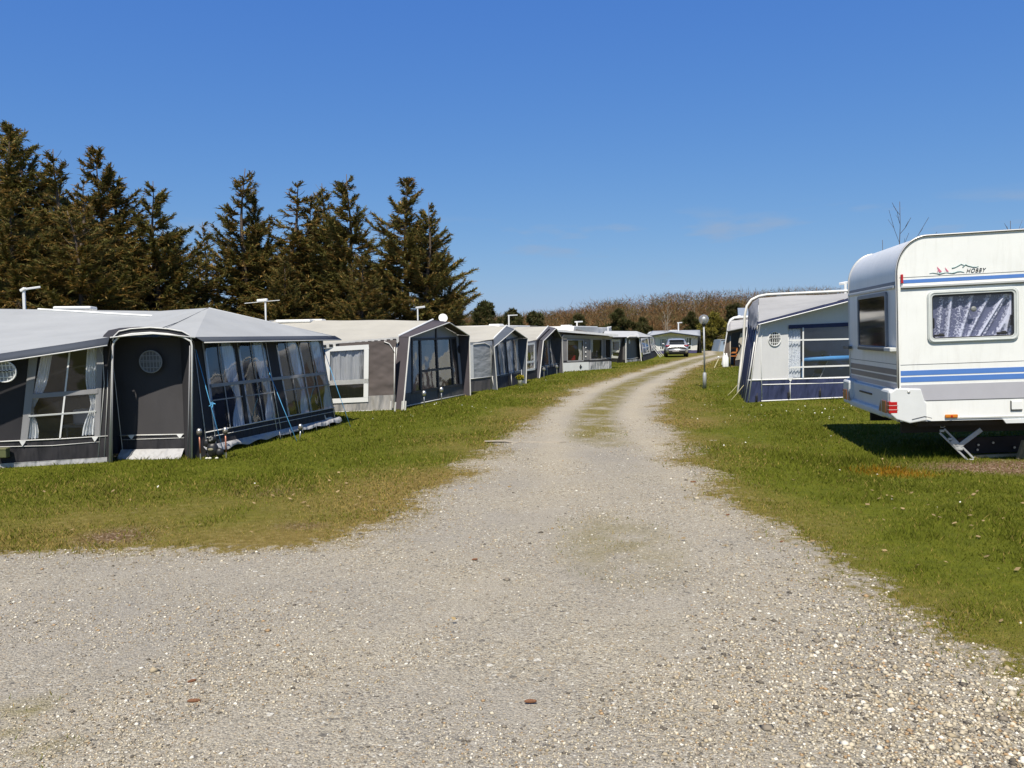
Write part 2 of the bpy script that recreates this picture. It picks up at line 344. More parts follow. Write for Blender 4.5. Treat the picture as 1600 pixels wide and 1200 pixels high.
# ------------------------------------------------------------------ grass blades, loose stones, daisies
def vc_mat(name, rough=.8, trans=0., spec=.2):
    t = NT(name); a = t.attr('col'); t.col(a.outputs['Color']); t.set(Roughness=rough); t.b.inputs['Specular IOR Level'].default_value = spec
    if trans:
        tl = t.n('ShaderNodeBsdfTranslucent'); t.l(a.outputs['Color'], tl.inputs[0]); m = t.n('ShaderNodeMixShader'); m.inputs[0].default_value = trans
        t.l(t.b.outputs[0], m.inputs[1]); t.l(tl.outputs[0], m.inputs[2]); t.l(m.outputs[0], t.out.inputs[0])
    return t.m
def scatter(n, ya, yb):
    y = ya*np.exp(RNG.random(n)*math.log(yb/ya)); x = (RNG.random(n)*2-1)*(.70*y+.8); return x, y
x, y = scatter(760000, 2.9, 46)
sd, sdn, moss, dirt, lush, orange = masks(x, y)
pr = np.clip((-sdn+.03)*5, 0, 1)*(.55+.45*lush)*(1-.985*dirt)+np.clip((-sdn+.34), 0, .2)*.55
pr = np.maximum(pr, moss*.35)
k = RNG.random(len(x)) < pr; x, y, sdn, lush, orange, moss = [q[k] for q in (x, y, sdn, lush, orange, moss)]; n = len(x)
ht = (.013+.025*RNG.random(n)*(.35+.8*lush))*(1+.012*y)*(1+.9*(fbm(x, y, 2.3) > .62)*RNG.random(n)); ht = np.where(moss > .2, ht*.5, ht)
rim = np.clip(1.3-np.abs(np.hypot((x-4.6)/1.2, (y-10.5)/.9)-1)*3, 0, 1)*(y < 10.9); ht *= 1+1.1*rim*RNG.random(n)
wd = .0016+.00042*y; an = RNG.random(n)*6.283; la = RNG.random(n)*6.283; lr = ht*(.25+.9*RNG.random(n))
base = np.stack([x, y, np.zeros(n)-.004], 1); sx = np.stack([np.cos(an)*wd, np.sin(an)*wd, np.zeros(n)], 1)
tip = base+np.stack([np.cos(la)*lr, np.sin(la)*lr, ht], 1)
vv = np.empty((n, 3, 3)); vv[:, 0] = base-sx; vv[:, 1] = base+sx; vv[:, 2] = tip
gcol = np.array([.158, .180, .022])*(1-lush[:, None]*.2)*(.78+.44*fbm(x, y, 1.6))[:, None]+RNG.normal(0, .012, (n, 1))*np.array([1, 1, .15]); dry = np.array([.37, .275, .085])
f = (RNG.random(n) < np.clip(.78-.95*lush, .05, .8))[:, None]; gcol = np.where(f, dry*(.6+.6*RNG.random((n, 1))), gcol)
gcol = np.where((RNG.random(n) < orange*.8)[:, None], np.array([.26, .145, .012]), gcol); gcol = np.clip(gcol, .008, 1)
npmesh('grass', vv.reshape(-1, 3), np.arange(3*n).reshape(-1, 3), vc_mat('grass_blade', .9, .3, .05), cols={'col': np.repeat(gcol, 3, 0)}, kind='stuff')
# loose stones
x, y = scatter(230000, 2.6, 15); sd, sdn, moss, dirt, lush, orange = masks(x, y)
dens = np.clip((fbm(x, y, 1.3)-.38)*3.0, .05, 1); edge = np.clip(1-np.abs(sd-.1)/.6, 0, 1)
k = (sdn > -.08) & (RNG.random(len(x)) < np.maximum(dens*.8, edge*.85)) ; x, y, sd = x[k], y[k], sd[k]; n = len(x)
oc = np.array([(1, 0, 0), (0, 1, 0), (-1, 0, 0), (0, -1, 0), (0, 0, 1), (0, 0, -.6)], float); of = np.array([(0, 1, 4), (1, 2, 4), (2, 3, 4), (3, 0, 4), (1, 0, 5), (2, 1, 5), (3, 2, 5), (0, 3, 5)])
big = (RNG.random(n) < .05); rr = (.0024+.004*RNG.random(n)**2)*(1+.05*y)*np.where(big, 1.9, 1)*(1+.75*np.clip((x-.4)/1.4, 0, 1)*np.clip((5.6-y)/2.2, 0, 1))*(1+.9*(RNG.random(n) < .02))
vs = oc[None]*(rr[:, None, None]*np.stack([.7+.7*RNG.random((n, 6)), .7+.7*RNG.random((n, 6)), .35+.4*RNG.random((n, 6))], 2))
an = RNG.random(n)*6.283; cs, sn = np.cos(an)[:, None], np.sin(an)[:, None]; X = vs[..., 0]*cs-vs[..., 1]*sn; Y = vs[..., 0]*sn+vs[..., 1]*cs
vs = np.stack([X+x[:, None], Y+y[:, None], vs[..., 2]+(rr*.15)[:, None]+(fbm(x, y, .8)[:, None]-.5)*.021], 2)
pal = np.array([(.70, .66, .56), (.48, .42, .31), (.37, .31, .21), (.26, .225, .175), (.12, .105, .085), (.38, .26, .145), (.56, .50, .38)]); ci = RNG.choice(7, n, p=[.13, .22, .2, .15, .1, .06, .14])
sc_ = pal[ci]*(.85+.3*RNG.random((n, 1)))
npmesh('gravel_stones', vs.reshape(-1, 3), (of[None]+6*np.arange(n)[:, None, None]).reshape(-1, 3), vc_mat('loose_stone', .85, 0), cols={'col': np.repeat(np.clip(sc_, 0, 1), 6, 0)}, kind='stuff')
# daisies and fallen bits in the lawn
def specks(name, spots, r, c, per, z):
    vs = []; fs = []; cl = []
    for cx, cy, sx, n in spots:
        for _ in range(n//2 if per == 6 else n):
            px, py = random.gauss(cx, sx), random.gauss(cy, sx); q = r*random.uniform(.6, 1.3)*(1+.02*py); o = len(vs); a0 = random.random()*6; zz = z*random.uniform(.5, 1.2)
            tx, ty = random.uniform(-.5, .5), random.uniform(-.9, .1)
            for kk in range(per):
                a = a0+6.283*kk/per; dx, dy = math.cos(a)*q, math.sin(a)*q*(.5 if per == 4 else 1); vs.append((px+dx, py+dy, zz+dx*tx+dy*ty*-1))
            vs.append((px, py, zz+q*.3)); col = mul(c, random.uniform(.7, 1.2))
            cl += [col]*(per+1); fs += [(o+kk, o+(kk+1) % per, o+per) for kk in range(per)]
    npmesh(name, np.array(vs), np.array(fs), MATS.get('speck') or MATS.setdefault('speck', vc_mat('speck', .8, .2)), cols={'col': np.array(cl)}, kind='stuff')
sp = [(*P_(a, b), s, n) for a, b, s, n in [(1265, 645, .5, 16), (1310, 640, .35, 12), (1325, 655, .25, 8), (1120, 608, .6, 14), (1150, 640, .5, 8), (1200, 660, .6, 8), (1240, 690, .5, 10), (1390, 790, .15, 4), (1300, 860, .6, 6), (740, 640, .9, 14), (820, 610, 1., 8), (560, 640, .9, 10), (660, 650, .8, 8), (300, 770, .8, 5), (1350, 760, .4, 6), (1180, 655, .5, 10), (880, 600, 1., 6)]]
specks('daisies', sp, .0075, (.8, .8, .72), 6, .05)
sp = [(*P_(a, b), s, n) for a, b, s, n in [(1450, 820, .6, 14), (1560, 900, .4, 10), (1400, 800, .4, 8), (300, 800, 1.2, 16), (470, 770, .8, 12), (620, 770, .6, 6), (1190, 850, .3, 5), (1300, 730, .6, 8), (1540, 790, .5, 10)]]
specks('fallen_leaves', sp, .018, (.34, .25, .13), 4, .035)
# spruce cones lying on the gravel
cm = plain('cone_brown', (.17, .075, .035), .8, var=.35, scale=120)
for (px, py, ln, lab, an) in [(303, 1098, .052, 'reddish brown spruce cone lying on gravel at the near left', .1), (829, 1099, .05, 'dull brown spruce cone lying on the gravel in the middle of the near drive', 0.),
                          (742, 876, .04, 'small dark cone lying on the drive ahead of the moss patch', .2), (1083, 754, .055, 'dark cone on the right edge of the drive near the worn grass', -.1), (1137, 806, .04, 'small dark cone among gravel at the right grass edge', .5), (1222, 848, .035, 'tiny dark cone in the ragged right grass edge nearest the camera', .3), (300, 1067, .036, 'pale splintered cone lying just beyond the reddish cone', .7)]:
    ln *= .56; p = G(px, py); M = Matrix.Rotation(an, 3, 'Z') @ Matrix.Rotation(math.pi/2, 3, 'Y')
    prof = [(.001, -ln)]+[(.2*ln*math.sin(math.pi*min(1, (i+1)/12))**.6*(1 if i % 2 else .8)+.002, -ln+2*ln*(i+1)/12) for i in range(11)]+[(.001, ln)]
    o = MB().lathe([(r*1.25, z) for r, z in prof], V((p.x, p.y, .010)), 10, M).build('spruce_cone', cm, base=(p.x, p.y, .0)); tag(o, lab, 'cone', 'spruce cones on the drive')
# ------------------------------------------------------------------ trees
rr_ = 0; bark = plain('bark', (.095, .07, .05), .9, var=.35, scale=14); limb_m = plain('dead_limb', (.16, .125, .09), .9, var=.3, scale=9)
needle = vc_mat('needles', .65, .25, .3)
def blades(P, Dv, W, L):
    """narrow needle sprays: two crossed slivers each"""
    n = len(P); Dv = Dv/np.linalg.norm(Dv, axis=1, keepdims=True); s = np.cross(Dv, RNG.normal(0, 1, (n, 3))); s /= np.linalg.norm(s, axis=1, keepdims=True)+1e-9; t = np.cross(Dv, s)
    out = np.empty((n, 2, 3, 3))
    for i, q in enumerate((s, t)):
        out[:, i, 0] = P-q*W[:, None]*.5; out[:, i, 1] = P+q*W[:, None]*.5+Dv*(L*.15)[:, None]; out[:, i, 2] = P+Dv*L[:, None]
    return out
def spruce(name, seed, h, r, lean=0., thin=1.0, brown=.4, bare=.0):
    rg = random.Random(seed); rn = np.random.default_rng(seed); tr = MB(); lm = MB(); allb = []; allc = []
    tr.tube([(lean*(z/h)**2*h*.1+.05*math.sin(z), .05*math.cos(z*1.3), z) for z in np.linspace(0, h, 14)], [max(.012, .016*h*(1-z/h)**.9) for z in np.linspace(0, h, 14)], 7)
    z = .05*h
    side_bias = rg.uniform(0, 6.28)
    while z < h*.985:
        t = z/h; nl = 6 if t < .75 else 4
        for i in range(nl):
            az = rg.uniform(0, 6.283); L = (r*(1-t)**.62*(1-.45*min(1, max(0, (t-.5)/.35)))*rg.uniform(.35, 1.15)+.10)*(1+.18*math.cos(az-side_bias))
            if rg.random() < .12: L *= .4
            rise = math.radians(rg.uniform(-16, 14) if t < .4 else rg.uniform(8, 34) if t < .8 else rg.uniform(25, 55))
            hd = V((math.cos(az), math.sin(az), 0)); b0 = V((lean*t*t*h*.1+.05*math.sin(z), .05*math.cos(z*1.3), z+rg.uniform(-.12, .12))); up = V((0, 0, 1))
            curl = rg.uniform(.08, .32); ps = [b0+hd*(L*s*math.cos(rise))+up*(L*(math.sin(rise)*s+curl*s*s*s-.10*math.sin(s*3.14))) for s in np.linspace(0, 1, 6)]
            lm.tube(ps, [max(.006, .014*L*(1-s*.85)) for s in np.linspace(0, 1, 6)], 3, False)
            if rg.random() < bare and t > .5: continue
            n = int((L*62+7)*thin); s = rn.random(n)**.75*.9+.1; P = np.array([[q.x, q.y, q.z] for q in ps]); fi = s*5; k = np.minimum(fi.astype(int), 4); fr = (fi-k)[:, None]
            bp = P[k]*(1-fr)+P[k+1]*fr; ld = P[k+1]-P[k]; ld /= np.linalg.norm(ld, axis=1, keepdims=True)
            sd = np.cross(ld, [0, 0, 1.]); sg = rn.choice([-1, 1], n)[:, None]
            tl = (.09+.07*min(1, L)+.42*(1-s)*min(1, L/1.6)+.1*rn.random(n))*rn.uniform(.6, 1.25, n)
            td = ld*.8+sd*sg*rn.uniform(.15, .85, (n, 1))+np.array([0, 0, 1.])*rn.normal(-.08, .28, (n, 1)); td /= np.linalg.norm(td, axis=1, keepdims=True)
            allb.append(blades(bp, td, .036+.024*rn.random(n), tl*.85))
            shade = rn.uniform(.5, 1.45, (n, 1)); bf = (rn.random(n) < brown*(1.15-.6*s))[:, None]
            cc = np.where(bf, np.array([.32, .21, .065]), np.array([.165, .152, .042]))*shade; allc.append(cc)
            for sh in (.35, .7):
                m = rn.random(n) < .9; q = bp[m]+td[m]*(tl[m]*sh)[:, None]; d2 = td[m]+np.cross(td[m], rn.normal(0, 1, (m.sum(), 3)))*.75
                allb.append(blades(q, d2, .032+.014*rn.random(m.sum()), tl[m]*.55)); allc.append(cc[m]*rn.uniform(.8, 1.25, (m.sum(), 1)))
        z += rg.uniform(.18, .34)*(1+.25*t)*h/10
    bl = np.concatenate(allb); n = len(bl); cl = np.repeat(np.concatenate(allc), 6, 0)
    root = thing(name, '', 'tree')
    tr.build('trunk', bark, root, True); lm.build('branches', limb_m, root)
    npmesh('crown', bl.reshape(-1, 3), np.arange(n*6).reshape(-1, 3), needle, root, {'col': cl}); return root
PROTO = [spruce('spruce_tree', 3, 10, 2.9, .3, 1.0, .35), spruce('spruce_tree', 5, 10, 2.5, -.2, .9, .45, .12), spruce('spruce_tree', 9, 10, 3.3, .15, 1.1, .45), spruce('spruce_tree', 14, 10, 2.3, .5, .7, .6, .35), spruce('spruce_tree', 21, 10, 3.0, -.4, .95, .5, .1)]
used = set()
def place(i, x, y, Y, wd, rot, lab, grp, zs=0.):
    p = D(x, y, Y); h = p.z-zs
    o = PROTO[i] if i not in used else copy_tree(PROTO[i]); used.add(i)
    o.location = (p.x, Y, zs); o.rotation_euler = (0, 0, rot); o.scale = (wd*1.6*h/10, wd*1.6*h/10, h/10); o['label'] = lab; o['group'] = grp; return o
GS = 'spruces behind the caravans'
for a in [(0, -6, 190, 34, 1.0, 0., 'tall spruce at the left frame edge, only its right branches in view'), (4, 44, 200, 36, .95, 1., 'tallest slim spruce whose top rises just right of the left edge'),
          (1, 84, 236, 33, 1.0, 2.2, 'sparse spruce with a jagged two pronged top, left of the pointed one'), (3, 108, 275, 31, 1.15, 1.2, 'shorter thin spruce in front of the gap beside the pointed one'),
          (2, 157, 233, 36, .85, 3., 'pointed spruce with open upper branches, third tall top from the left'), (3, 203, 270, 37, 1.3, 4.1, 'greyish spruce with a blunt twiggy top left of the sloping one'),
          (0, 237, 285, 34, .95, 5.1, 'dense spruce with long branches sloping right, last of the left clump'), (4, 130, 330, 29, 1.2, .4, 'low broad spruce filling the front of the left clump'), (2, 20, 300, 30, 1., 4.4, 'broad low spruce in front at the left frame edge'),
          (3, 319, 345, 37, .9, 2., 'small bare topped spruce alone in the gap between both clumps'),
          (1, 371, 263, 36, .95, 3.6, 'slim tall spruce with bare limbs on its left, first of the middle clump'), (0, 403, 292, 37, .7, 2.7, 'narrow spruce hidden between two taller tops of the middle clump'),
          (3, 440, 283, 36, 1.2, .6, 'spruce with a forked thin top in the middle clump'), (4, 482, 303, 38, .9, 4.9, 'brownish thinning spruce with a low feathery top'),
          (1, 507, 285, 37, .85, 5.6, 'narrow pointed spruce left of the tallest one of the middle clump'), (0, 545, 270, 36, .9, 1.9, 'tallest thin spired spruce of the middle clump'),
          (2, 440, 400, 33, .95, .2, 'low bushy spruce in front of the forked top'), (4, 560, 400, 33, 1.1, 2.5, 'low brown tinged spruce in front of the spired one'),
          (2, 630, 281, 37, 1.0, 5.4, 'broad spruce with two close leaders, right of the spired one'), (0, 664, 315, 36, .85, .9, 'wide spruce with feathery right side at the open sky end'), (4, 692, 396, 36.5, .62, 3.9, 'lowest outermost spruce leaning branches towards the road side')]:
    place(*a, GS)
def puffy(name, seed, h, r, green, brown, n_puff, lab, loc, grp=None, z0=.12, stem=limb_m, leaf=.09, dens=240):
    n_puff = int(n_puff*1.5); rn = np.random.default_rng(seed); root = thing(name, lab, 'tree', loc, grp); tr = MB(); L0 = V(loc)
    tr.tube([L0+V((.05*math.sin(z*2)*h*.1, 0, z)) for z in np.linspace(0, h*.85, 8)], [max(.02, .022*h*(1-q*.9)) for q in np.linspace(0, 1, 8)], 6)
    bl = []; cl = []
    for i in range(n_puff):
        t = z0+(1-z0)*(i+.5)/n_puff; az = rn.random()*6.283; R = r*math.sin(math.pi*min(1, (t-z0)/(1-z0)*.8+.18))**.8*rn.uniform(.15, 1.15); t = min(1, t*rn.uniform(.88, 1.06)); c = np.array([math.cos(az)*R, math.sin(az)*R, t*h*.95])
        tr.tube([L0+V((0, 0, max(.1, t*h*.75))), L0+V(c)], [.018*h*.3, .008], 4, False)
        n = dens; d = rn.normal(0, 1, (n, 3)); d /= np.linalg.norm(d, axis=1, keepdims=True); pr = r*rn.uniform(.13, .34)
        P = c+d*pr*(rn.random((n, 1))**.6)*np.array([1, 1, .75]); bl.append(blades(P, d+rn.normal(0, .6, (n, 3))+np.array([0, 0, .3]), np.full(n, leaf*.7), leaf*(1.2+1.6*rn.random(n))))
        cl.append(np.where((rn.random(n) < .3)[:, None], brown, green)*rn.uniform(.6, 1.35, (n, 1)))
    bl = np.concatenate(bl); n = len(bl); tr.build('trunk', stem, root)
    npmesh('crown', bl.reshape(-1, 3), np.arange(n*6).reshape(-1, 3), needle, root, {'col': np.repeat(np.concatenate(cl), 6, 0)}); return root
GR, OL, BR = np.array([.078, .085, .026]), np.array([.27, .235, .04]), np.array([.13, .10, .04])
def puff_at(x, y, Y, wpx, lab, name='pine_tree', green=GR, brown=BR, n=26, seed=1, grp='small trees beyond the caravans', zs=0., **k):
    p = D(x, y, Y); return puffy(name, seed, p.z-zs, wpx/FPX*Y/2, green, brown, n, lab, (p.x, Y, zs), grp, **k)
puff_at(757, 472, 62, 52, 'round dark pine standing alone right of the spruces', seed=31, n=30, leaf=.13)
puff_at(800, 484, 70, 50, 'low dark pine beside the round one', seed=32, n=24, leaf=.13)
puff_at(836, 487, 74, 46, 'low olive pine where the brown wood begins', seed=33, n=24, leaf=.14)
puff_at(968, 484, 84, 50, 'broad dark conifer in front of the brown wood over the middle tents', seed=34, n=30, leaf=.15)
puff_at(1001, 498, 84, 40, 'small dark conifer beside the broad one above the far tents', seed=36, n=22, leaf=.15)
puff_at(1080, 486, 86, 26, 'narrow dark conifer left of the globe lamp against the wood', seed=35, n=22, leaf=.15)
puff_at(1146, 474, 70, 36, 'dark conifer right of the yellow green bush', seed=37, n=26, leaf=.13)
puff_at(1114, 489, 66, 46, 'yellow green budding bush behind the globe lamp', name='budding_tree', green=OL, brown=np.array([.13, .12, .03]), seed=38, n=30, leaf=.12, dens=170, z0=.08)
puff_at(720, 500, 66, 40, 'small pine half hidden by the last spruce', seed=39, n=18, leaf=.13)
puff_at(905, 493, 90, 50, 'dusky olive conifer over the flat roofed tent', seed=41, n=24, leaf=.16)
# far brown wood on a rising hill
def ridge(px): return -6+np.interp(px, [-400, 300, 700, 740, 830, 900, 960, 1060, 1110, 1170, 1260, 1340, 1500, 2000], [505, 505, 500, 494, 491, 484, 472, 460, 458, 458, 452, 450, 448, 446])
def ridge_z(X, Y):
    px = 800+X/Y*FPX; return EYE+((523-(px-800)*.0175)-ridge(px))/FPX*Y
hv = []; NXH, NYH = 70, 8
for j in range(NYH+1):
    Y = 92+j*9.
    for i in range(NXH+1):
        X = (-.75+1.75*i/NXH)*Y; f = min(1, j/5); hv.append((X, Y, -.3 if j == 0 else max(0, (ridge_z(X, 132.)-3.2)*f)+mnoise.noise(V((X*.06, Y*.06, 0)))*.5))
hf = [(j*(NXH+1)+i, j*(NXH+1)+i+1, (j+1)*(NXH+1)+i+1, (j+1)*(NXH+1)+i) for j in range(NYH) for i in range(NXH)]
h_ = MB(); h_.v = hv; h_.f = hf; h_.build('hill', plain('hill_scrub', (.085, .06, .035), .95, var=.4, scale=.8), smooth=True, kind='structure')
rn = np.random.default_rng(77); bl = []; cl = []
for i in range(1900):
    Y = rn.uniform(94, 140); X = rn.uniform(-.36, .64)*Y; f = min(1, (Y-92)/45); z0 = max(0, (ridge_z(X, 132.)-3.2)*f); px = 800+X/Y*FPX
    hh = rn.uniform(2.8, 4.7) if Y > 112 else rn.uniform(2.2, 3.8)
    if px > 1380: hh *= 1.1
    n = 125; d = rn.normal(0, .5, (n, 3)); d[:, 2] = 1; st = rn.random(n)**1.1; P = np.stack([X+d[:, 0]*hh*st*.75, Y+d[:, 1]*hh*st*.75, z0+hh*(.05+.62*st)], 1)
    d2 = d*.8+rn.normal(0, .75, (n, 3)); d2[:, 2] = np.abs(d2[:, 2])*.8+.1; bl.append(blades(P, d2, np.full(n, .052), hh*rn.uniform(.08, .27, n)))
    base = np.array([.215, .115, .05]) if rn.random() < .5 else np.array([.20, .145, .07]) if rn.random() < .7 else np.array([.10, .095, .035])
    cl.append(base*rn.uniform(.45, 1.5, (n, 1)))
bl = np.concatenate(bl); n = len(bl)
npmesh('brown_woods', bl.reshape(-1, 3), np.arange(n*6).reshape(-1, 3), vc_mat('bare_twig', .9, .1), cols={'col': np.repeat(np.concatenate(cl), 6, 0)}, kind='stuff')
def bare(x, y, Y, lab, seed, spread=.35, stems=1, col=limb_m, name='bare_tree', base_z=0., thick=.011, br=14):
    rg = random.Random(seed); p = D(x, y, Y); h = p.z; root = thing(name, lab, 'tree', (p.x, Y, base_z)); m = MB(); b = MB()
    for s in range(stems):
        hs = h*(1 if s == 0 else rg.uniform(.8, .95)); dx = 0 if s == 0 else rg.uniform(-.5, .5)
        q = lambda t: V((p.x+dx*t+.03*math.sin(t*9+s), Y+dx*.3*t, base_z+hs*t)); m.tube([q(t) for t in np.linspace(0, 1, 9)], [max(.006, thick*h*(1-t*.93)) for t in np.linspace(0, 1, 9)], 5)
        for k in range(br):
            t = .45+.53*k/br; az = rg.uniform(0, 6.28); L = h*spread*(1.05-t)*rg.uniform(.5, 1.1)+.1; d = V((math.cos(az)*.75, math.sin(az)*.4, rg.uniform(.5, 1.1)))
            b.tube([q(t), q(t)+d*L*.5+V((0, 0, -.02)), q(t)+d*L+V((0, 0, .12*L))], [max(.005, thick*h*.35*(1-t)), .006, .004], 4, False)
            b.tube([q(t)+d*L*.5, q(t)+d*L*.75+V((d.y, -d.x, .3))*L*.25], [.005, .003], 3, False)
    m.build('trunk', col, root, True); b.build('branches', col, root); return root
tw = plain('twig_dark', (.075, .055, .045), .9, var=.2)
bare(1405, 315, 19, 'young bare sapling with a tall whip top behind the near caravan roof', 4, .5, 1, tw, thick=.008, br=11)
bare(1378, 375, 20, 'low bunch of bare shoots left of the tall sapling above the caravan roof', 8, .3, 3, tw, thick=.006, br=3)
bare(1578, 345, 20, 'bare branched treetop showing above the caravan roof at the right frame edge', 12, .5, 2, tw, thick=.008, br=12)
bare(1328, 425, 22, 'thin bare twig between the pale awning roof and the near caravan', 15, .25, 1, tw, thick=.005, br=4)
bare(1043, 470, 60, 'slender pale birch with a bare trunk standing left of the silver car', 19, .3, 2, plain('birch', (.30, .26, .20), .9, var=.3), name='birch_tree', thick=.010, br=22)
bare(1085, 468, 88, 'pale bare birch stem before the wood, left of the globe lamp', 23, .3, 1, MATS['birch'], name='birch_tree', thick=.010, br=18)
# ------------------------------------------------------------------ canvas walls
class Wall:
    def __init__(s, BL, BR, TR, TL):
        s.c = [V(q) for q in (BL, BR, TR, TL)]; n = (s.c[1]-s.c[0]).cross(s.c[3]-s.c[0]).normalized()
        if n.dot(EYEV-s.c[0]) < 0: n = -n
        s.n = n; s.holes = []
    def pt(s, u, v, off=0.):
        a, b, c, d = s.c; return a*(1-u)*(1-v)+b*u*(1-v)+c*u*v+d*(1-u)*v+s.n*off
    def uv(s, x, y):
        p = hit(x, y, s.c[0], s.n); u = v = .5
        for _ in range(12):
            q = s.pt(u, v); du = (s.pt(u+1e-3, v)-q)/1e-3; dv = (s.pt(u, v+1e-3)-q)/1e-3; r = p-q
            A = du.dot(du); B = du.dot(dv); Dd = dv.dot(dv); E = r.dot(du); F = r.dot(dv); det = A*Dd-B*B
            u += (E*Dd-F*B)/det; v += (A*F-B*E)/det
        return u, v
    def rect(s, tl, tr, br, bl):
        q = [s.uv(*p) for p in (tl, tr, br, bl)]
        return (q[0][0]+q[3][0])/2, (q[1][0]+q[2][0])/2, (q[3][1]+q[2][1])/2, (q[0][1]+q[1][1])/2
    def panel(s, name, mat, parent, v0=0., v1=1., u0=0., u1=1., off=0., sag=0., solid=0):
        us = {u0, u1}; vs = {v0, v1}
        for h in s.holes:
            us |= {q for q in h[:2] if u0 < q < u1}; vs |= {q for q in h[2:] if v0 < q < v1}
        def fill(a):
            a = sorted(a); o = []
            for p, q in zip(a, a[1:]):
                m = max(1, int((q-p)/.09)); o += [p+(q-p)*i/m for i in range(m)]
            return o+[a[-1]]
        us = fill(us); vs = fill(vs); m = MB()
        m.v = [tuple(s.pt(u, v, off+sag*math.sin(math.pi*min(1, max(0, u)))*math.sin(math.pi*min(1, max(0, v)))+.008*mnoise.noise(V((u*6, v*5, off*7+s.c[0].y))))) for v in vs for u in us]
        k = len(us)
        for j in range(len(vs)-1):
            for i in range(k-1):
                cu = (us[i]+us[i+1])/2; cv = (vs[j]+vs[j+1])/2
                if any(h[0] < cu < h[1] and h[2] < cv < h[3] for h in s.holes): continue
                m.f.append((j*k+i, j*k+i+1, (j+1)*k+i+1, (j+1)*k+i))
        return m.build(name, mat, parent, True, solid=solid)
    def slab(s, name, mat, parent, q, off=.006, th=.008):
        """flat trim strip; q = four (u,v)"""
        a = [s.pt(u, v, off) for u, v in q]; return MB().prism(a, s.n*th).build(name, mat, parent)
    def slabpx(s, name, mat, parent, px, off=.006, th=.008): return s.slab(name, mat, parent, [s.uv(*p) for p in px], off, th)
    def line(s, name, mat, parent, uvs, r=.008, off=.01):
        return MB().tube([s.pt(u, v, off) for u, v in uvs], r, 5).build(name, mat, parent, True)
    def linepx(s, name, mat, parent, px, r=.008, off=.01): return s.line(name, mat, parent, [s.uv(*p) for p in px], r, off)
    def window(s, parent, r, pane, barmat=None, bars_u=(), bars_v=(), bw=.02, frame=None, fw=.03, curtains=(), cmat=None, arch=None, archmat=None):
        """opening r=(u0,u1,v0,v1) with clear sheet, bars, frame and curtains behind"""
        u0, u1, v0, v1 = r; s.holes.append((u0-.004, u1+.004, v0-.004, v1+.004)); W = lambda a, b: (u0+(u1-u0)*a, v0+(v1-v0)*b)
        p = MB().grid(lambda a, b: s.pt(*W(a, b), .002+.006*mnoise.noise(V((a*3, b*3, u0*9)))), 6, 6).build('window', pane, parent, True)
        if barmat and (bars_u or bars_v):
            m = MB()
            for b in bars_u: m.beam(s.pt(*W(b, 0), .018), s.pt(*W(b, 1), .018), bw, .006, s.n)
            for b in bars_v: m.beam(s.pt(*W(0, b), .0215), s.pt(*W(1, b), .0215), bw, .006, s.n)
            m.build('glazing_bars', barmat, p)
        if frame:
            m = MB()
            for a, b in (((0, 0), (1, 0)), ((1, 0), (1, 1)), ((1, 1), (0, 1)), ((0, 1), (0, 0))):
                A = s.pt(*W(*a), .018); B = s.pt(*W(*b), .018); d = (B-A).normalized()*fw*.5*(1 if a[1] == b[1] else -1); m.beam(A-d, B+d, fw, .01 if a[1] == b[1] else .013, s.n)
            m.build('frame', frame, p)
        if arch:
            for sgn in (0, 1):
                m = MB()
                pts = [W(sgn, 1.), ]
                for k in range(7):
                    t = k/6*math.pi/2; pts.append(W((arch*(1-math.sin(t))) if sgn == 0 else 1-arch*(1-math.sin(t)), 1-arch*.6*(1-math.cos(t))))
                m.add([s.pt(*q, .01) for q in pts], [(0, k, k+1) for k in range(1, 7)])
                m.build('corner', archmat, p)
        for (a0, a1, b0, b1, pinch, d) in curtains:
            def cf(i, j):
                tie = 1-pinch*math.exp(-((j-.33)/.16)**2) if pinch else 1; cen = a0 if a0 < .5 else a1
                a = cen+((a0+(a1-a0)*i)-cen)*tie; x = W(a, b0+(b1-b0)*j); return s.pt(*x, -d+.016*math.sin(i*26)+.01*math.sin(i*61+2))
            MB().grid(cf, 40, 12).build('curtain', cmat, p, True)
        return p
    def vent(s, parent, cx, cy, rpx, ring, mesh_m, bars=True, script=False, n=28, white=None):
        c = hit(cx, cy, s.c[0], s.n)+s.n*.008; r = rpx/FPX*c.y; ex = (s.c[1]-s.c[0]).normalized(); ey = s.n.cross(ex)
        if ey.z < 0: ey = -ey
        q = lambda a, k=1., o=0.: c+(ex*math.cos(a)+ey*math.sin(a))*r*k+s.n*o
        m = MB(); m.add([q(6.2832*k/n) for k in range(n)], [tuple(range(n))]); o = m.build('vent', mesh_m, parent)
        m = MB(); m.tube([q(6.2832*k/n, 1, .004) for k in range(n+1)], r*.075, 5)
        if bars:
            for k in (-.66, -.36, -.06, .24, .54, .8):
                L = math.sqrt(max(0, 1-k*k)); m.beam(c+ex*r*k-ey*r*L+s.n*.004, c+ex*r*k+ey*r*L+s.n*.004, r*.075, .004, s.n)
            for k in (-.55, -.02, .12, .55):
                L = math.sqrt(max(0, 1-k*k)); m.beam(c+ey*r*k-ex*r*L+s.n*.007, c+ey*r*k+ex*r*L+s.n*.007, r*.075, .004, s.n)
        m.build('grille', white or ring, o)
        if script:
            m = MB(); pts = [(-.95, .2), (-.75, .42), (-.6, .1), (-.72, -.08), (-.5, .0), (-.38, .14), (-.25, -.02), (-.1, .1), (.05, -.02), (.2, .1), (.3, -.02), (.45, .1), (.9, .03)]
            m.tube([c+ex*r*a+ey*r*b+s.n*.012 for a, b in pts], r*.04, 4); m.build('script', MATS['black_trim'], o)
        return o
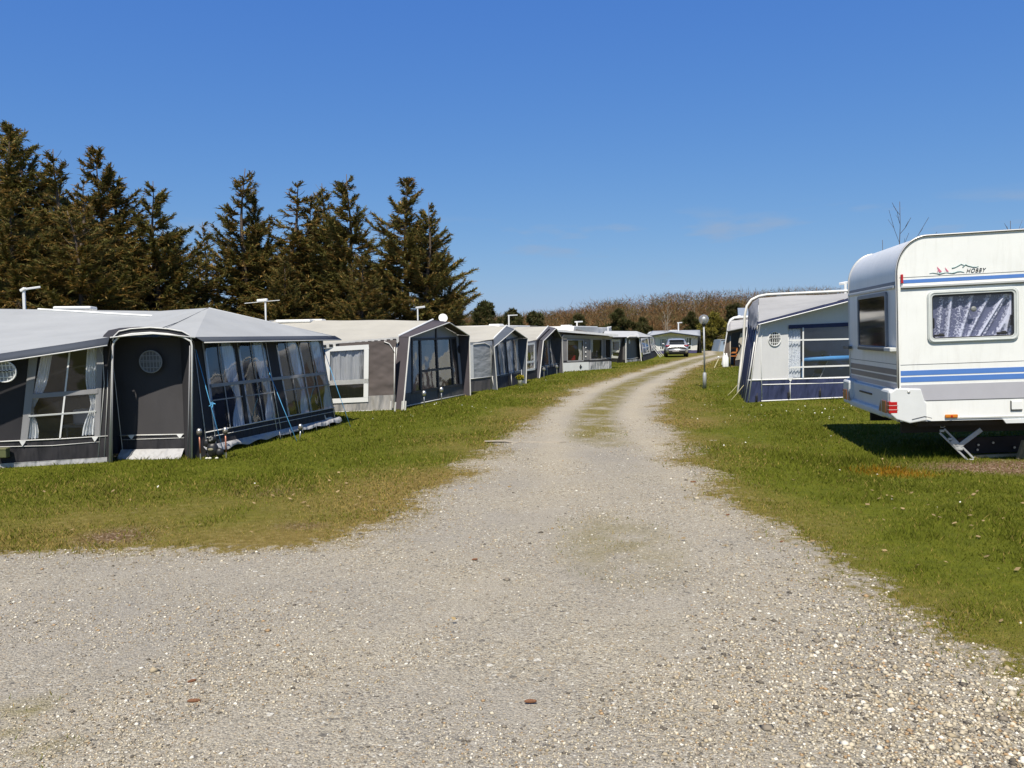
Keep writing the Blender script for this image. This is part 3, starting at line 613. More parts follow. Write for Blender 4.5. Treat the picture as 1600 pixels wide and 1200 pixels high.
def ropes(parent, pairs, mat, r=.006, name='guy_rope'):
    for a, b in pairs: MB().tube([V(a), (V(a)+V(b))/2-V((0, 0, .01)), V(b)], r, 5).build(name, mat, parent, True)
def sheet(name, mat, parent, A, B, Cc, Dd, nu=16, nv=10, sag=0., wob=.012, sagfn=None, solid=0):
    """roof canvas between edge A-B (v=0) and D-C (v=1)"""
    A, B, Cc, Dd = map(V, (A, B, Cc, Dd)); sd = A.y+B.x
    def fn(u, v):
        p = A*(1-u)*(1-v)+B*u*(1-v)+Cc*u*v+Dd*(1-u)*v; p = p-V((0, 0, sag*math.sin(math.pi*v)*(.4+.6*math.sin(math.pi*u))+wob*mnoise.noise(V((u*4+sd, v*5, sd))))); return p
    return MB().grid(fn, nu, nv).build(name, mat, parent, True, solid=solid)
def poly_roof(name, mat, parent, tris, n=7, sag=.04, solid=0):
    m = MB()
    for a, b, c in tris:
        a, b, c = V(a), V(b), V(c); idx = {}; vs = []
        for i in range(n+1):
            for j in range(n+1-i):
                u, v = i/n, j/n; p = a*(1-u-v)+b*u+c*v; k = 27*u*v*(1-u-v)*1.; p.z -= sag*k; idx[i, j] = len(vs); vs.append(p)
        fs = []
        for i in range(n):
            for j in range(n-i):
                fs.append((idx[i, j], idx[i+1, j], idx[i, j+1]))
                if i+j < n-1: fs.append((idx[i+1, j], idx[i+1, j+1], idx[i, j+1]))
        m.add(vs, fs)
    o = m.build(name, mat, parent, True, solid=solid); return o
black = plain('black_trim', (.02, .02, .022), .55, var=.2); white = plain('white_trim', (.75, .76, .75), .55, var=.06, scale=3)
piping = plain('piping', (.62, .62, .60), .6, var=.08); ltgrey = canvas('light_grey_canvas', (.40, .41, .42)); dk = canvas('charcoal_canvas', (.038, .037, .042), .02)
dk2 = canvas('charcoal_skirt', (.036, .035, .040), .03, stretch=(2, 2, .5), scale=3.2); flapm = canvas('mud_flap', (.42, .42, .43), .035, .5, stretch=(1.5, 1.5, .6), scale=4)
blueroof = canvas('bluegrey_roof', (.385, .40, .405), .008, .6, (1, 1, 1), 1.1, weather=.08, trans=.03); slate = canvas('slate_band', (.055, .065, .085), .012); beige = canvas('beige_roof', (.46, .445, .39), .012, .65, (1, 1, 1), 1.2, weather=.07, trans=.05)
curt = canvas('white_curtain', (.86, .86, .85), .01, .9, (4, 4, .2), 6); pane = vinyl('clear_vinyl'); pane_b = vinyl('blue_vinyl', (.80, .88, 1.), .9, .03, .006, .10)
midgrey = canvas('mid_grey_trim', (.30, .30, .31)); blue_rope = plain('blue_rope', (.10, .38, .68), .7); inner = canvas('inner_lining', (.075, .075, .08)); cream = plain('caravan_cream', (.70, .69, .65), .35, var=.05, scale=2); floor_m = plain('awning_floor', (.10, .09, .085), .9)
tanwood = plain('brown_wood', (.17, .09, .045), .6, var=.3, scale=8); silver = plain('steel', (.55, .55, .53), .35, .8, .08)
def caravan_box(label, c0, ex, ey, L, Wd, z0, z1, mat=cream, hatch=True, rad=.3, name='caravan', wins=()):
    """simple touring caravan: c0 near corner on the ground, ex along its length, ey across"""
    r = thing(name, label, 'caravan', (c0[0], c0[1], 0)); ex = V(ex).normalized(); ey = V(ey).normalized(); c0 = V((c0[0], c0[1], 0))
    prof = [(0, z0)]+[(rad-rad*math.cos(t*math.pi/2/6), z1-rad+rad*math.sin(t*math.pi/2/6)) for t in range(7)]+[(L-rad+rad*math.sin(t*math.pi/2/6), z1-rad+rad*math.cos(t*math.pi/2/6)) for t in range(7)]+[(L, z0)]
    MB().prism([c0+ex*a+V((0, 0, b)) for a, b in prof], ey*Wd).build('body', mat, r, bevel=.04)
    for s in (.03, Wd-.2):
        M = Matrix((ex, V((0, 0, 1)), ey)).transposed(); MB().lathe([(.05, 0), (.3, 0), (.32, .03), (.32, .15), (.3, .18), (.05, .18)], c0+ex*L*.55+ey*s+V((0, 0, .32)), 16, M).build('wheel', black, r, True)
    if hatch: MB().box(c0+ex*L*.5+ey*Wd*.5+V((0, 0, z1+.04)), (.6, .5, .09), Matrix((ex, ey, V((0, 0, 1)))).transposed()).build('roof_hatch', white, r, bevel=.03)
    return r
# ================================================================== big charcoal awning, near left
T1 = thing('awning_tent', 'large charcoal awning with blue grey roof, hooded corner door and four blue windows', 'awning', (-5, 11, 0))
n1 = 'awning_tent'
LB = V((-9.2, 9.42, 0)); CB = G(168, 722); dirL = (CB-LB).normalized()
eL = D(-260, 577, 9.45); eC = D(168, 537, 10.66)
WL = Wall(LB, CB, eC, eL)
r1 = WL.rect((57, 548), (150, 536), (149, 683), (43, 687))
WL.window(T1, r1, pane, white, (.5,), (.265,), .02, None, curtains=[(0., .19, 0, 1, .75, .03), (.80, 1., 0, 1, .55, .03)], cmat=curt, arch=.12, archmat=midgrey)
WL.panel('side_wall', dk, T1, v0=.23)
WL.panel('skirt', dk2, T1, v0=.045, v1=.23, off=.004)
WL.slab('mud_flap', flapm, T1, [(0, -.0), (1, 0), (1, .05), (0, .05)], .03, .004)
WL.linepx('piping', piping, T1, [(-200, 695), (0, 691), (90, 687), (168, 682)], .008); WL.linepx('piping', piping, T1, [(-200, 703), (0, 699), (80, 697), (155, 691)], .005)
WL.slabpx('strap', midgrey, T1, [(43, 550), (57, 549), (41, 690), (30, 691)]); WL.slabpx('strap', midgrey, T1, [(150, 536), (160, 535), (154, 683), (146, 683)])
WL.slabpx('cross_band', midgrey, T1, [(47, 618), (150, 609), (150, 616), (47, 625)], .014)
WL.linepx('piping', piping, T1, [(138, 538), (152, 541), (158, 556), (160, 600), (153, 722)], .006); WL.linepx('piping', piping, T1, [(168, 545), (165, 620), (163, 722)], .006)
for x, y in ((34, 692), (147, 685)):
    WL.slabpx('peg_tab', white, T1, [(x-5, y-2), (x+5, y-2), (x+.5, y+5), (x-.5, y+5)], .02, .004)
WL.vent(T1, 6, 580, 17, white, plain('vent_mesh', (.30, .31, .32), .8), script=True)
# right wall, four windows, leaning inwards
RB0 = G(324, 713); RB1 = G(527, 664); WR = Wall(RB0, RB1, D(500, 527, 14.35), D(301, 533, 11.1))
for tl, tr, br, bl in (((314, 534), (363, 533), (381, 662), (338, 662)), ((368, 533), (410, 532), (427, 650), (389, 657)), ((428, 532), (461, 531), (477, 643), (446, 645)), ((464, 531), (497, 530), (512, 636), (478, 640))):
    r = WR.rect(tl, tr, br, bl)
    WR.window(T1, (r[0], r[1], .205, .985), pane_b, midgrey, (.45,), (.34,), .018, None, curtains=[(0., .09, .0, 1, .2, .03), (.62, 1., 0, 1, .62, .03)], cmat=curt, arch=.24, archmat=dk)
WR.panel('front_wall', dk, T1, v0=.205); WR.panel('skirt', dk2, T1, v0=.055, v1=.205, off=.004, u1=1.)
WR.slab('cross_band', midgrey, T1, [(.07, .585), (.985, .585), (.985, .615), (.07, .615)], .014)
for u in (.0, .055, .47, .50, .985): WR.line('piping', piping, T1, [(u, 0), (u, 1)], .007, .012)
WR.line('piping', piping, T1, [(0, .205), (1, .205)], .009); WR.line('piping', piping, T1, [(0, .16), (1, .16)], .005)
MB().grid(lambda u, v: WR.pt(-.02+1.05*u, .09*(1-v)+.028*v+.012*abs(math.sin(u*26))*v, .012+.05*math.sin(v*1.9)+.006*math.sin(u*30)*v+.012*mnoise.noise(V((u*14, v*2, 0))))+V((0, 0, .012*math.sin(u*44)*v)), 60, 4).build('mud_flap', flapm, T1, True)
for u in (.42, .5, .6, .72, .84, .95): WR.line('peg_strap', midgrey, T1, [(u, .08), (u+.003, .0)], .006, .17)
m = MB(); pts = [(505.2, 648.5), (506.3, 652.5), (507.5, 656), (508.6, 655), (507.2, 653.2), (509.5, 654.4), (511, 653.6), (512, 654.8), (512.4, 652.4), (513.2, 654.4), (514.5, 653.6), (515.2, 651.8), (516, 654.6), (517.3, 653), (518.2, 654.8), (519.6, 654.5)]
m.tube([WR.pt(*WR.uv(*p), .012) for p in pts], .009, 5); m.tube([WR.pt(*WR.uv(*p), .012) for p in ((514.5, 655.9), (516.5, 656.2), (519.5, 655.4))], .008, 5); m.build('script', white, T1)
# porch door bay
nL = WL.n; nb = V((nL.x*.6+WR.n.x*.4, nL.y*.6+WR.n.y*.4, 0)).normalized()
PB0 = G(170, 723)+nb*.04; PB1 = G(299, 717); PW = Wall(PB0, PB1, D(300, 540, 10.72), D(175, 540, 10.5))
inn = -nb*.62
DB0 = PB0+V((.1, .12, 0))+inn*.62; DB1 = PB1+inn*.40; DT1 = PW.pt(1, 1)+inn*.72+V((0, 0, .12)); DT0 = PW.pt(0, 1)+inn*.85+V((.02, 0, .12))
WD = Wall(DB0, DB1, DT1, DT0); WD.panel('door', canvas('door_canvas', (.058, .056, .060), .016), T1, v0=.19); WD.panel('door_skirt', dk2, T1, v0=.04, v1=.19, off=.004)
WD.line('piping', piping, T1, [(.12, .19), (1, .19)], .009); WD.line('piping', piping, T1, [(.14, 0.03), (.1, .99)], .006); WD.line('piping', piping, T1, [(.15, .155), (1, .16)], .005)
for x, y in ((205, 674), (280, 670)):
    u, v = WD.uv(x, y); WD.slab('peg_tab', white, T1, [(u-.05, .195), (u+.05, .195), (u+.006, .16), (u-.006, .16)], .016, .004)
WD.vent(T1, 236, 565, 17, piping, plain('vent_mesh_dark', (.11, .115, .12), .7), white=plain('vent_bar', (.24, .25, .26), .7))
MB().grid(lambda u, v: WD.pt(.12+.88*u, .062*(1-v), .02+.16*v+.02*mnoise.noise(V((u*6, v*3, 2))))+V((0, 0, .02*(1-v))), 30, 4).build('door_flap', flapm, T1, True)
sheet('porch_side', dk, T1, PB0, DB0, DT0, PW.pt(0, 1), 6, 8, 0, .01); sheet('porch_side', dk, T1, PB1, DB1, DT1, PW.pt(1, 1), 6, 8, 0, .01)
sheet('porch_side', dk, T1, CB, PB0, PW.pt(0, 1), WL.pt(1, .985), 4, 8, 0, .01); sheet('porch_side', dk, T1, PB1, RB0, WR.pt(0, 1), PW.pt(1, 1), 6, 8, 0, .01)
arch = [(176, 541), (178, 534), (186, 526), (205, 522), (235, 520), (262, 522), (285, 526), (298, 533), (300, 541)]
ap = [PW.pt(*PW.uv(*q)) for q in arch]
fr = [PB0]+ap+[PB1]; MB().tube([p+nb*.01 for p in fr], .014, 6).build('porch_pole', piping, T1, True)
for k in (0, 1): MB().tube([(PB0, PB1)[k]+V((.04*(1-2*k), -.02, 0)), (PW.pt(0, 1), PW.pt(1, 1))[k]+V((.02*(1-2*k), -.02, 0))], .008, 5).build('piping', midgrey, T1, True)
back = [p+inn*.8+V((0, 0, .09)) for p in ap]
m = MB(); o = [p+V((0, 0, .07)) for p in ap]
m.add(o+ap, [(i, i+1, len(ap)+i+1, len(ap)+i) for i in range(len(ap)-1)]); m.add(o+back, [(i, i+1, len(ap)+i+1, len(ap)+i) for i in range(len(ap)-1)]); m.build('porch_hood', dk, T1, True)
MB().tube([p+nb*.012 for p in o], .009, 5).build('piping', piping, T1, True)
# roof
PK = D(326, 481, 13.4); tip = D(519, 525, 14.7); E4 = D(305, 527, 10.75)-nb*.02; E3 = D(172, 527, 10.5); E2 = D(110, 537, 10.35); E1 = D(0, 553, 10.0); E0 = D(-260, 566, 9.2)
R1 = D(-40, 482, 15.0); R0 = D(-500, 484, 14.3); R2 = D(125, 484.5, 15.2); R3 = D(250, 486, 15.0); BK = D(452, 519, 17.0)
eu = [E0, E1, E2, E3]; ru = [R0, R1, R2, R3]; knots = [0, .42, .72, 1.]
def along(P, u):
    for i in range(3):
        if u <= knots[i+1]: f = (u-knots[i])/(knots[i+1]-knots[i]); return P[i].lerp(P[i+1], f)
    return P[3]
m = MB(); m.grid(lambda u, v: along(eu, u).lerp(along(ru, u), v)-V((0, 0, .07*math.sin(math.pi*v))), 36, 14)
def tri(a, b, c, n=8, sag=.05):
    idx = {}; vs = []; fs = []
    for i in range(n+1):
        for j in range(n+1-i): u, w_ = i/n, j/n; p = a*(1-u-w_)+b*u+c*w_; p.z -= sag*27*u*w_*(1-u-w_)*.6; idx[i, j] = len(vs); vs.append(p)
    for i in range(n):
        for j in range(n-i):
            fs.append((idx[i, j], idx[i+1, j], idx[i, j+1]))
            if i+j < n-1: fs.append((idx[i+1, j], idx[i+1, j+1], idx[i, j+1]))
    m.add(vs, fs)
for q in ((E3, PK, R3), (E3, E4, PK), (E4, tip, PK), (PK, tip, BK), (PK, BK, R3)): tri(*q)
m.build('roof', blueroof, T1, True)
ridge_pts = [E0, E1, E2, E3]
def band(pts, out, drop, name='eave_band'):
    m = MB(); k = len(pts); m.add([V(p)+V(out)*.1+V((0, 0, .0)) for p in pts]+[V(p)+V(out)+V((0, 0, -drop)) for p in pts], [(i, i+1, k+i+1, k+i) for i in range(k-1)]); m.build(name, slate, T1, True, solid=.006)
    MB().tube([V(p)+V(out)+V((0, 0, -drop-.004)) for p in pts], .009, 5).build('piping', piping, T1, True)
band(ridge_pts, (.02, -.12, 0), .10); band([E4, E4.lerp(tip, .3), E4.lerp(tip, .65), tip+V((.0, .15, 0))], (.14, -.03, 0), .07)
band([E3, E3.lerp(E4, .25)+V((0, 0, .03)), E3.lerp(E4, .5)+V((0, 0, .05)), E3.lerp(E4, .75)+V((0, 0, .03)), E4], (.03, -.06, 0), .0)
MB().tube([PK, PK.lerp(E3.lerp(E4, .35), .5)-V((0, 0, .02)), E3.lerp(E4, .35)+V((0, 0, .02))], .006, 5).build('roof_seam', slate, T1, True)
MB().tube([PK, PK.lerp(tip, .5), tip], .008, 5).build('roof_seam', plain('seam_pale', (.5, .52, .55), .7), T1, True)
MB().quad(LB, R0*1, R1, R1*1).build('back_lining', inner, T1) if False else None
BWa = V((-10, 14.9, 0)); 
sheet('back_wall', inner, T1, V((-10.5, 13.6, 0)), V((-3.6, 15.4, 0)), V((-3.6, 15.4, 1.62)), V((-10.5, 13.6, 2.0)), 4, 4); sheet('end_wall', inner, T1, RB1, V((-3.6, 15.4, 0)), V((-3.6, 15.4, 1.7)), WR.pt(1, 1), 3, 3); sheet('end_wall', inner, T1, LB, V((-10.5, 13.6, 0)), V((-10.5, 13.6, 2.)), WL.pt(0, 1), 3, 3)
MB().grid(lambda u, v: (LB.lerp(CB, u))*(1-v)+V((-10.5+7*u, 13.6+1.8*u, 0))*v+V((0, 0, .012)), 2, 2).build('groundsheet', floor_m, T1)
def peg(p, q, lab=None): return (p, q)
ropes(T1, [(D(305, 546, 11.0)+nb*.02, G(351, 712)), (WR.pt(.47, .72, .03), G(464, 690)), (WR.pt(1, .9, .02), G(548, 668))], blue_rope, .0055)
m = MB(); k = D(334, 630, 11.05)
for i in range(5): m.tube([k+V((0, -.02, 0)), k+V((random.uniform(-.07, .08), -.03, random.uniform(-.06, .04)))], .007, 4)
m.build('rope_knot', blue_rope, T1)
# things seen through its windows
t = thing('camping_table', 'low folding table with white crate behind the wide window of the charcoal awning', 'table', (-5.85, 11.5, 0))
MB().box((-5.85, 11.5, .42), (1.0, .5, .04)).build('table_top', plain('table_grey', (.25, .25, .26), .6), t, bevel=.01)
for a in (-.45, .45):
    for b in (-.2, .2): MB().tube([(-5.85+a, 11.5+b, 0), (-5.85+a, 11.5+b, .41)], .015).build('leg', silver, t)
o = MB().box((-5.95, 11.35, .55), (.42, .3, .22)).build('storage_crate', plain('clear_plastic', (.45, .46, .46), .3), bevel=.03, base=(-5.95, 11.35, .44)); tag(o, 'greyish plastic tub on the folding table behind the wide left awning window', 'tub')
p = caravan_box('white caravan under the pale blue grey awning roof with its hatch just showing', (-10.6, 13.9), (.97, .25, 0), (-.25, .97, 0), 6.3, 2.2, .45, 1.92, hatch=False)
hp = D(118, 482, 15.6); MB().box(hp, (.66, .5, .07), Matrix.Rotation(.25, 3, 'Z')).build('roof_hatch', white, p, bevel=.025)
rs = [along(eu, .6+.4*f).lerp(along(ru, .6+.4*f), .985-.17*f)+V((0, 0, .012-.07*math.sin(math.pi*(.985-.17*f)))) for f in (0, .25, .5, .75, 1.)]; MB().tube(rs, .022, 5).build('roof_strip', white, T1)
# ================================================================== porch awnings further up the left side
def porch_tent(label, px, mats, Yoff=0., depth=.3, Ltop=2.0, rl=None, name='awning_tent'):
    """px: base/eave pixels of the camera-side wall, the gable porch, the ridge"""
    T = thing(name, label, 'awning', tuple(G(*px['A'])))
    wallm, skirtm, roofm, hoodm, innm, flap = mats
    b0, b1 = G(*px['wl']), G(*px['wr']); W = Wall(b0, b1, D(*px['er'], b1.y), D(*px['el'], b0.y))
    A, B = G(*px['A']), G(*px['B']); d = (B-A).normalized(); n = V((d.y, -d.x, 0))
    pl = lambda q: hit(q[0], q[1], A, n)
    At, P, Bt = pl(px['At']), pl(px['P']), pl(px['Bt'])
    RG = hit(px['rg'][0], px['rg'][1], A-n*depth*1.3, n); RL = D(px['rl'][0], px['rl'][1], px['rlY'])
    if 'al' in px: Al = hit(px['al'][0], px['al'][1], A-n*depth, n)
    else: Al = At-n*depth
    Ab = A-n*depth; Bb = B-n*depth; Bl = Bt-n*depth+V((0, 0, .02))
    # hood
    m = MB(); lift = V((0, 0, .015)); Pk2 = V((P.x, P.y, P.z))-n*depth*1.3; Pk2.z = RG.z
    m.grid(lambda u, v: (At*(1-u)+P*u)*(1-v)+(Al*(1-u)+RG*u)*v+lift, 8, 5); m.grid(lambda u, v: (P*(1-u)+Bt*u)*(1-v)+(RG*(1-u)+Bl*u)*v+lift, 8, 5); m.build('porch_hood', hoodm, T, True, solid=.012)
    # porch cheeks
    sheet('porch_side', hoodm, T, A, Ab, Al, At, 4, 10, 0, .012); sheet('porch_side', hoodm, T, B, Bb, Bl, Bt, 4, 10, 0, .012)
    MB().tube([A, At, P, Bt, B], .016, 6).build('porch_pole', piping, T); MB().tube([Ab-n*.02, Al+V((0, 0, .01))], .014, 6).build('corner_pole', piping, T)
    MB().tube([Al+n*.01+V((0, 0, .03)), RG+n*.01+V((0, 0, .03))], .022, 6).build('roof_edge', white, T)
    # inner front wall
    rec = px.get('rec', .42)*.62; F = Wall(A-n*rec*.6+d*.03, B-n*rec*.6-d*.03, Bt-n*rec-d*.03, At-n*rec+d*.03)
    g = MB(); g.add([F.c[3], F.c[2], P-n*rec], [(0, 1, 2)]); g.build('gable', innm, T)
    # side wall and roof
    W.holes = []
    return T, W, F, dict(A=A, B=B, At=At, P=P, Bt=Bt, Al=Al, RG=RG, RL=RL, n=n, d=d, Ab=Ab, Bb=Bb, Bl=Bl, b0=b0, b1=b1)
def roof_of(T, W, k, roofm, over=.10):
    n = k['n']; e0 = W.pt(0, 1)+W.n*over; e1 = k['Al']+W.n*.04
    far = k['Bl']; farL = far-n*(k['RL']-k['RG']).length
    sheet('roof', roofm, T, e0, e1, k['RG'], k['RL'], 18, 10, .035, .02); sheet('roof', roofm, T, k['RL'], k['RG'], far, farL, 8, 6, .03, .02)
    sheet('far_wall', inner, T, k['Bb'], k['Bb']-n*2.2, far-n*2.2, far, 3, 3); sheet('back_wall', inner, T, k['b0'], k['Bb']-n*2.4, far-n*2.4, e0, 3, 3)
    return e0, e1, far, farL
# second awning: brown grey
brw = canvas('brown_canvas', (.125, .105, .10), .022, stretch=(1, 1, 1.6), scale=1.6); brw_d = canvas('hood_canvas', (.075, .066, .075), .02); brs = canvas('grey_skirt', (.33, .32, .31), .04, stretch=(2, 2, .5), scale=3); g_in = canvas('cool_grey_canvas', (.27, .29, .32), .02)
px = dict(wl=(470, 646), wr=(617, 640), el=(470, 540), er=(619, 531), A=(630, 640), At=(640, 527), P=(702, 504), Bt=(733.5, 524.5), B=(735, 618), rg=(676, 501), rl=(420, 500), rlY=21.5, al=(622, 527), rec=.5)
T2, W, F, k = porch_tent('brown grey awning with beige roof and dark gabled porch next to the big charcoal one', px, (brw, brs, beige, brw_d, g_in, flapm))
r = W.rect((508, 545), (572, 543), (572, 624), (515, 627)); vm = r[2]+(r[3]-r[2])*.35
lace = canvas('net_curtain', (.42, .43, .45), .012, .9, (5, 5, .2), 5)
W.window(T2, (r[0], r[1], vm, r[3]), pane, None, frame=white, fw=.1, curtains=[(.0, 1., 0, 1, 0, .04), (.82, 1., 0, 1, .2, .02)], cmat=lace); W.window(T2, (r[0], r[1], r[2], vm), pane_b, None, frame=white, fw=.1)
W.panel('side_wall', brw, T2, v0=.215); W.panel('skirt', brs, T2, v0=.0, v1=.215, off=.005)
e0, e1, far, farL = roof_of(T2, W, k, beige)
wv = canvas('white_valance', (.66, .65, .62)); m = MB(); m2 = MB(); a = e0+V((0, 0, .012))+W.n*.09; b = e1+V((0, 0, .012))+W.n*.07
m.prism([a, b, b-V((0, 0, .115)), a-V((0, 0, .115))], W.n*.006).build('valance', wv, T2)
for i in range(15):
    f = .03+i*.066; p = a.lerp(b, f)-V((0, 0, .06))+W.n*.014; m2.box(p, (.08, .008, .05), Matrix.Rotation(math.atan2((b-a).y, (b-a).x), 3, 'Z'))
m2.build('valance_pattern', black, T2)
W.linepx('piping', piping, T2, [(600, 534), (608, 537), (613, 544), (617, 552)], .012); W.line('piping', piping, T2, [(.99, 0), (.985, .9)], .012); W.line('piping', piping, T2, [(0, .0), (1, .0)], .01)
def front_doors(T, F, pxr, cols, vmid, barm, trans=pane, curtains=(), cm=curt, fw=.055, lean=0):
    u0, u1, v0, v1 = F.rect(*pxr)
    cs = [u0+(u1-u0)*c for c in cols]
    for a, b in zip(cs, cs[1:]):
        F.window(T, (a+.004, b-.004, v0, v1), trans, barm, (), (vmid,) if vmid and b-a > .15 else (), fw, barm, fw, curtains=curtains if b-a > .0 else (), cmat=cm)
    return u0, u1, v0, v1
bl_fr = plain('black_frame', (.018, .018, .022), .5)
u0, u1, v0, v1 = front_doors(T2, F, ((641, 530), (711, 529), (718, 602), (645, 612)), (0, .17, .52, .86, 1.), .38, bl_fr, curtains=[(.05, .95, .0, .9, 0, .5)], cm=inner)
F.panel('front_wall', g_in, T2, v0=.2); F.panel('front_skirt', canvas('dark_grey_skirt', (.10, .10, .10), .03), T2, v0=0, v1=.2, off=.004); MB().beam(F.pt(u0+(u1-u0)*.52, 0, .02), F.pt(u0+(u1-u0)*.52, 1.15, .02), .07, .02, F.n).build('door_post', bl_fr, T2)
F.vent(T2, 717, 546, 6, black, black, bars=False); F.line('hem', piping, T2, [(0, .02), (1, .02)], .014, .03)
for q in ((663, 637), (690, 630)):
    p = G(*q); m = MB().tube([p, p+V((0, 0, .3))], .014, 6).lathe([(.02, .26), (.045, .28), (.05, .34), (.03, .38), (.005, .39)], p, 10); o = m.build('solar_light', silver, base=tuple(p), smooth=True)
    tag(o, 'pale stake light before the brown grey porch, %s' % ('left of the door post' if q[0] < 670 else 'right of the door post'), 'garden light', 'solar stake lights')
m = MB()
for q in ((617, 643), (610, 641), (633, 641), (628, 641)): p = G(*q); m.tube([p, p+V((.02, 0, .2))], .018, 5)
m.build('pole_feet', piping, T2)
o = caravan_box('white caravan whose roof shows between the blue grey and beige awning roofs', (-10.6, 17.3), (.33, .94, 0), (.94, -.33, 0), 6.0, 2.3, .45, 2.02)
MB().box(D(462, 502, 21), (.9, .6, .08)).build('roof_vent', white, o, bevel=.03); MB().box(D(492, 501, 21.5), (.5, .5, .07)).build('roof_vent', white, o, bevel=.03)
# third awning: cool grey
px = dict(wl=(700, 617), wr=(769, 609), el=(700, 539), er=(769, 532), A=(777, 609), At=(772, 542), P=(804, 515), Bt=(824, 529), B=(822, 599.5), rg=(791, 510), rl=(700, 510), rlY=29, al=(771, 530), rec=.35)
blg = canvas('blue_grey_hood', (.085, .10, .125), .012); cool = canvas('cool_wall', (.33, .35, .375), .008, stretch=(1, 1, 2.4), scale=2.2); navy = canvas('navy_skirt', (.045, .047, .065), .03)
T3, W, F, k = porch_tent('cool grey awning with slate gabled porch behind the yellow flower pot', px, (cool, navy, beige, blg, cool, flapm), depth=.35)
W.panel('side_wall', cool, T3, v0=.27); W.panel('skirt', canvas('dark_side_skirt', (.10, .095, .10), .03), T3, v0=0, v1=.27, off=.004); e0, e1, far, farL = roof_of(T3, W, k, beige)
W.slabpx('window_edge', white, T3, [(735, 539), (739, 539), (740, 592), (735, 592)]); W.line('piping', piping, T3, [(0, .27), (1, .27)], .014); W.linepx('piping', piping, T3, [(739, 538), (757, 536), (765, 540), (767, 548), (767, 609)], .012)
u0, u1, v0, v1 = front_doors(T3, F, ((776, 532), (813, 530), (818, 580), (779, 588)), (0, .28, .6, 1.), None, blg, curtains=[(0., .4, 0, 1, .3, .12), (.7, 1., 0, 1, .3, .12)])
F.panel('front_wall', cool, T3, v0=.3); F.panel('front_skirt', navy, T3, v0=0, v1=.3, off=.004); F.line('piping', piping, T3, [(0, .3), (1, .3)], .012); MB().beam(F.pt(.52, .02, .02), F.pt(.5, 1.2, .02), .06, .02, F.n).build('door_post', bl_fr, T3)
for u in (.0, .1, .6, .97): F.line('piping', piping, T3, [(u, 0), (u, .32)], .012, .02)
o = caravan_box('white caravan under the beige roof of the cool grey awning', (-6.4, 26.8), (.33, .94, 0), (.94, -.33, 0), 5.5, 2.2, .45, 1.95)
# fourth awning: dark porch
px = dict(wl=(800, 597), wr=(839, 591), el=(800, 537), er=(838, 532), A=(843, 591), At=(849, 533), P=(869, 513), Bt=(878, 529), B=(880, 583), rg=(856, 510.5), rl=(790, 511), rlY=36, al=(838, 531), rec=.45)
T4, W, F, k = porch_tent('small dark slate awning with deep gabled porch beside the flat roofed one', px, (cool, navy, beige, canvas('plum_hood', (.085, .085, .10), .02), dk, flapm), depth=.5)
r = W.rect((821, 538), (835, 537), (835, 577), (821, 578)); W.window(T4, r, pane_b, white, (.02,), (.3,), .07, white, .07); W.panel('side_wall', canvas('steel_wall', (.22, .23, .26), .02), T4, v0=.26); W.panel('skirt', dk, T4, v0=0, v1=.26, off=.004); roof_of(T4, W, k, beige)
front_doors(T4, F, ((850, 530), (873, 528), (876, 572), (849, 576)), (0, .35, 1.), None, dk2, curtains=[(.25, .95, 0, 1, .3, .2)], cm=lace); F.panel('front_wall', dk2, T4, v0=.28); F.panel('front_skirt', navy, T4, v0=0, v1=.28, off=.004); F.line('piping', piping, T4, [(0, .28), (1, .28)], .012)
for u in (.02, .45, .9): F.line('piping', piping, T4, [(u, 0), (u, .3)], .014, .02)
for q in ((850, 590), (870, 585)):
    p = G(*q); o = MB().tube([p, p+V((0, 0, .28))], .016, 5).lathe([(.02, .24), (.06, .28), (.06, .34), (.01, .38)], p, 8).build('solar_light', silver, base=tuple(p)); tag(o, 'stubby stake light at the %s of the small dark porch' % ('left foot' if q[0] < 860 else 'middle'), 'garden light', 'solar stake lights')
o = caravan_box('white caravan with a dark roof vent above the small dark awning', (-2.6, 33.5), (.33, .94, 0), (.94, -.33, 0), 5.5, 2.2, .45, 2.0)
MB().box(D(831, 510.6, 37), (.5, .5, .1)).build('roof_vent', black, o, bevel=.02)
# fifth: flat canopy roof, grey walls, white skirt
T5 = thing('awning_tent', 'grey awning with thin flat canopy roof, red sofa inside and white skirting', 'awning', tuple(G(880, 580)))
gw = canvas('taupe_grey', (.20, .195, .20), .015)
b0, b1 = G(878, 581), G(955, 576); W = Wall(b0, b1, D(955, 526, b1.y), D(878, 523, b0.y)); f0 = .35
for tl, tr, br, bl_, cu in (((886, 531), (911, 531), (911, 564), (886, 564), [(.78, 1., 0, 1, .3, .08)]), ((922, 530), (940, 530), (940, 561), (922, 562), [(.0, .3, .35, 1., 0, .05)]), ((945, 530), (954, 530), (954, 559), (945, 560), [])):
    r = W.rect(tl, tr, br, bl_); W.window(T5, r, vinyl('clear2', (.8, .8, .8), .9), None, frame=midgrey, fw=.05, curtains=cu, cmat=curt)
W.panel('front_wall', gw, T5, v0=.30); W.slab('band', dk, T5, [(0, .24), (1, .24), (1, .30), (0, .30)], .01); W.slab('skirt', white, T5, [(0, .0), (.52, .0), (.52, .24), (0, .24)], .012); W.slab('skirt', flapm, T5, [(.52, .0), (1, .0), (1, .24), (.52, .24)], .006)
W.slab('emblem', black, T5, [(.345, .05), (.365, .05), (.365, .17), (.345, .17)], .024); W.slab('emblem', black, T5, [(.33, .1), (.38, .1), (.38, .125), (.33, .125)], .034)
m = MB()
for i in range(4): m.box(W.pt(.46, .4+.13*i, .02), (.05, .03, .05))
m.build('fastener', white, T5)
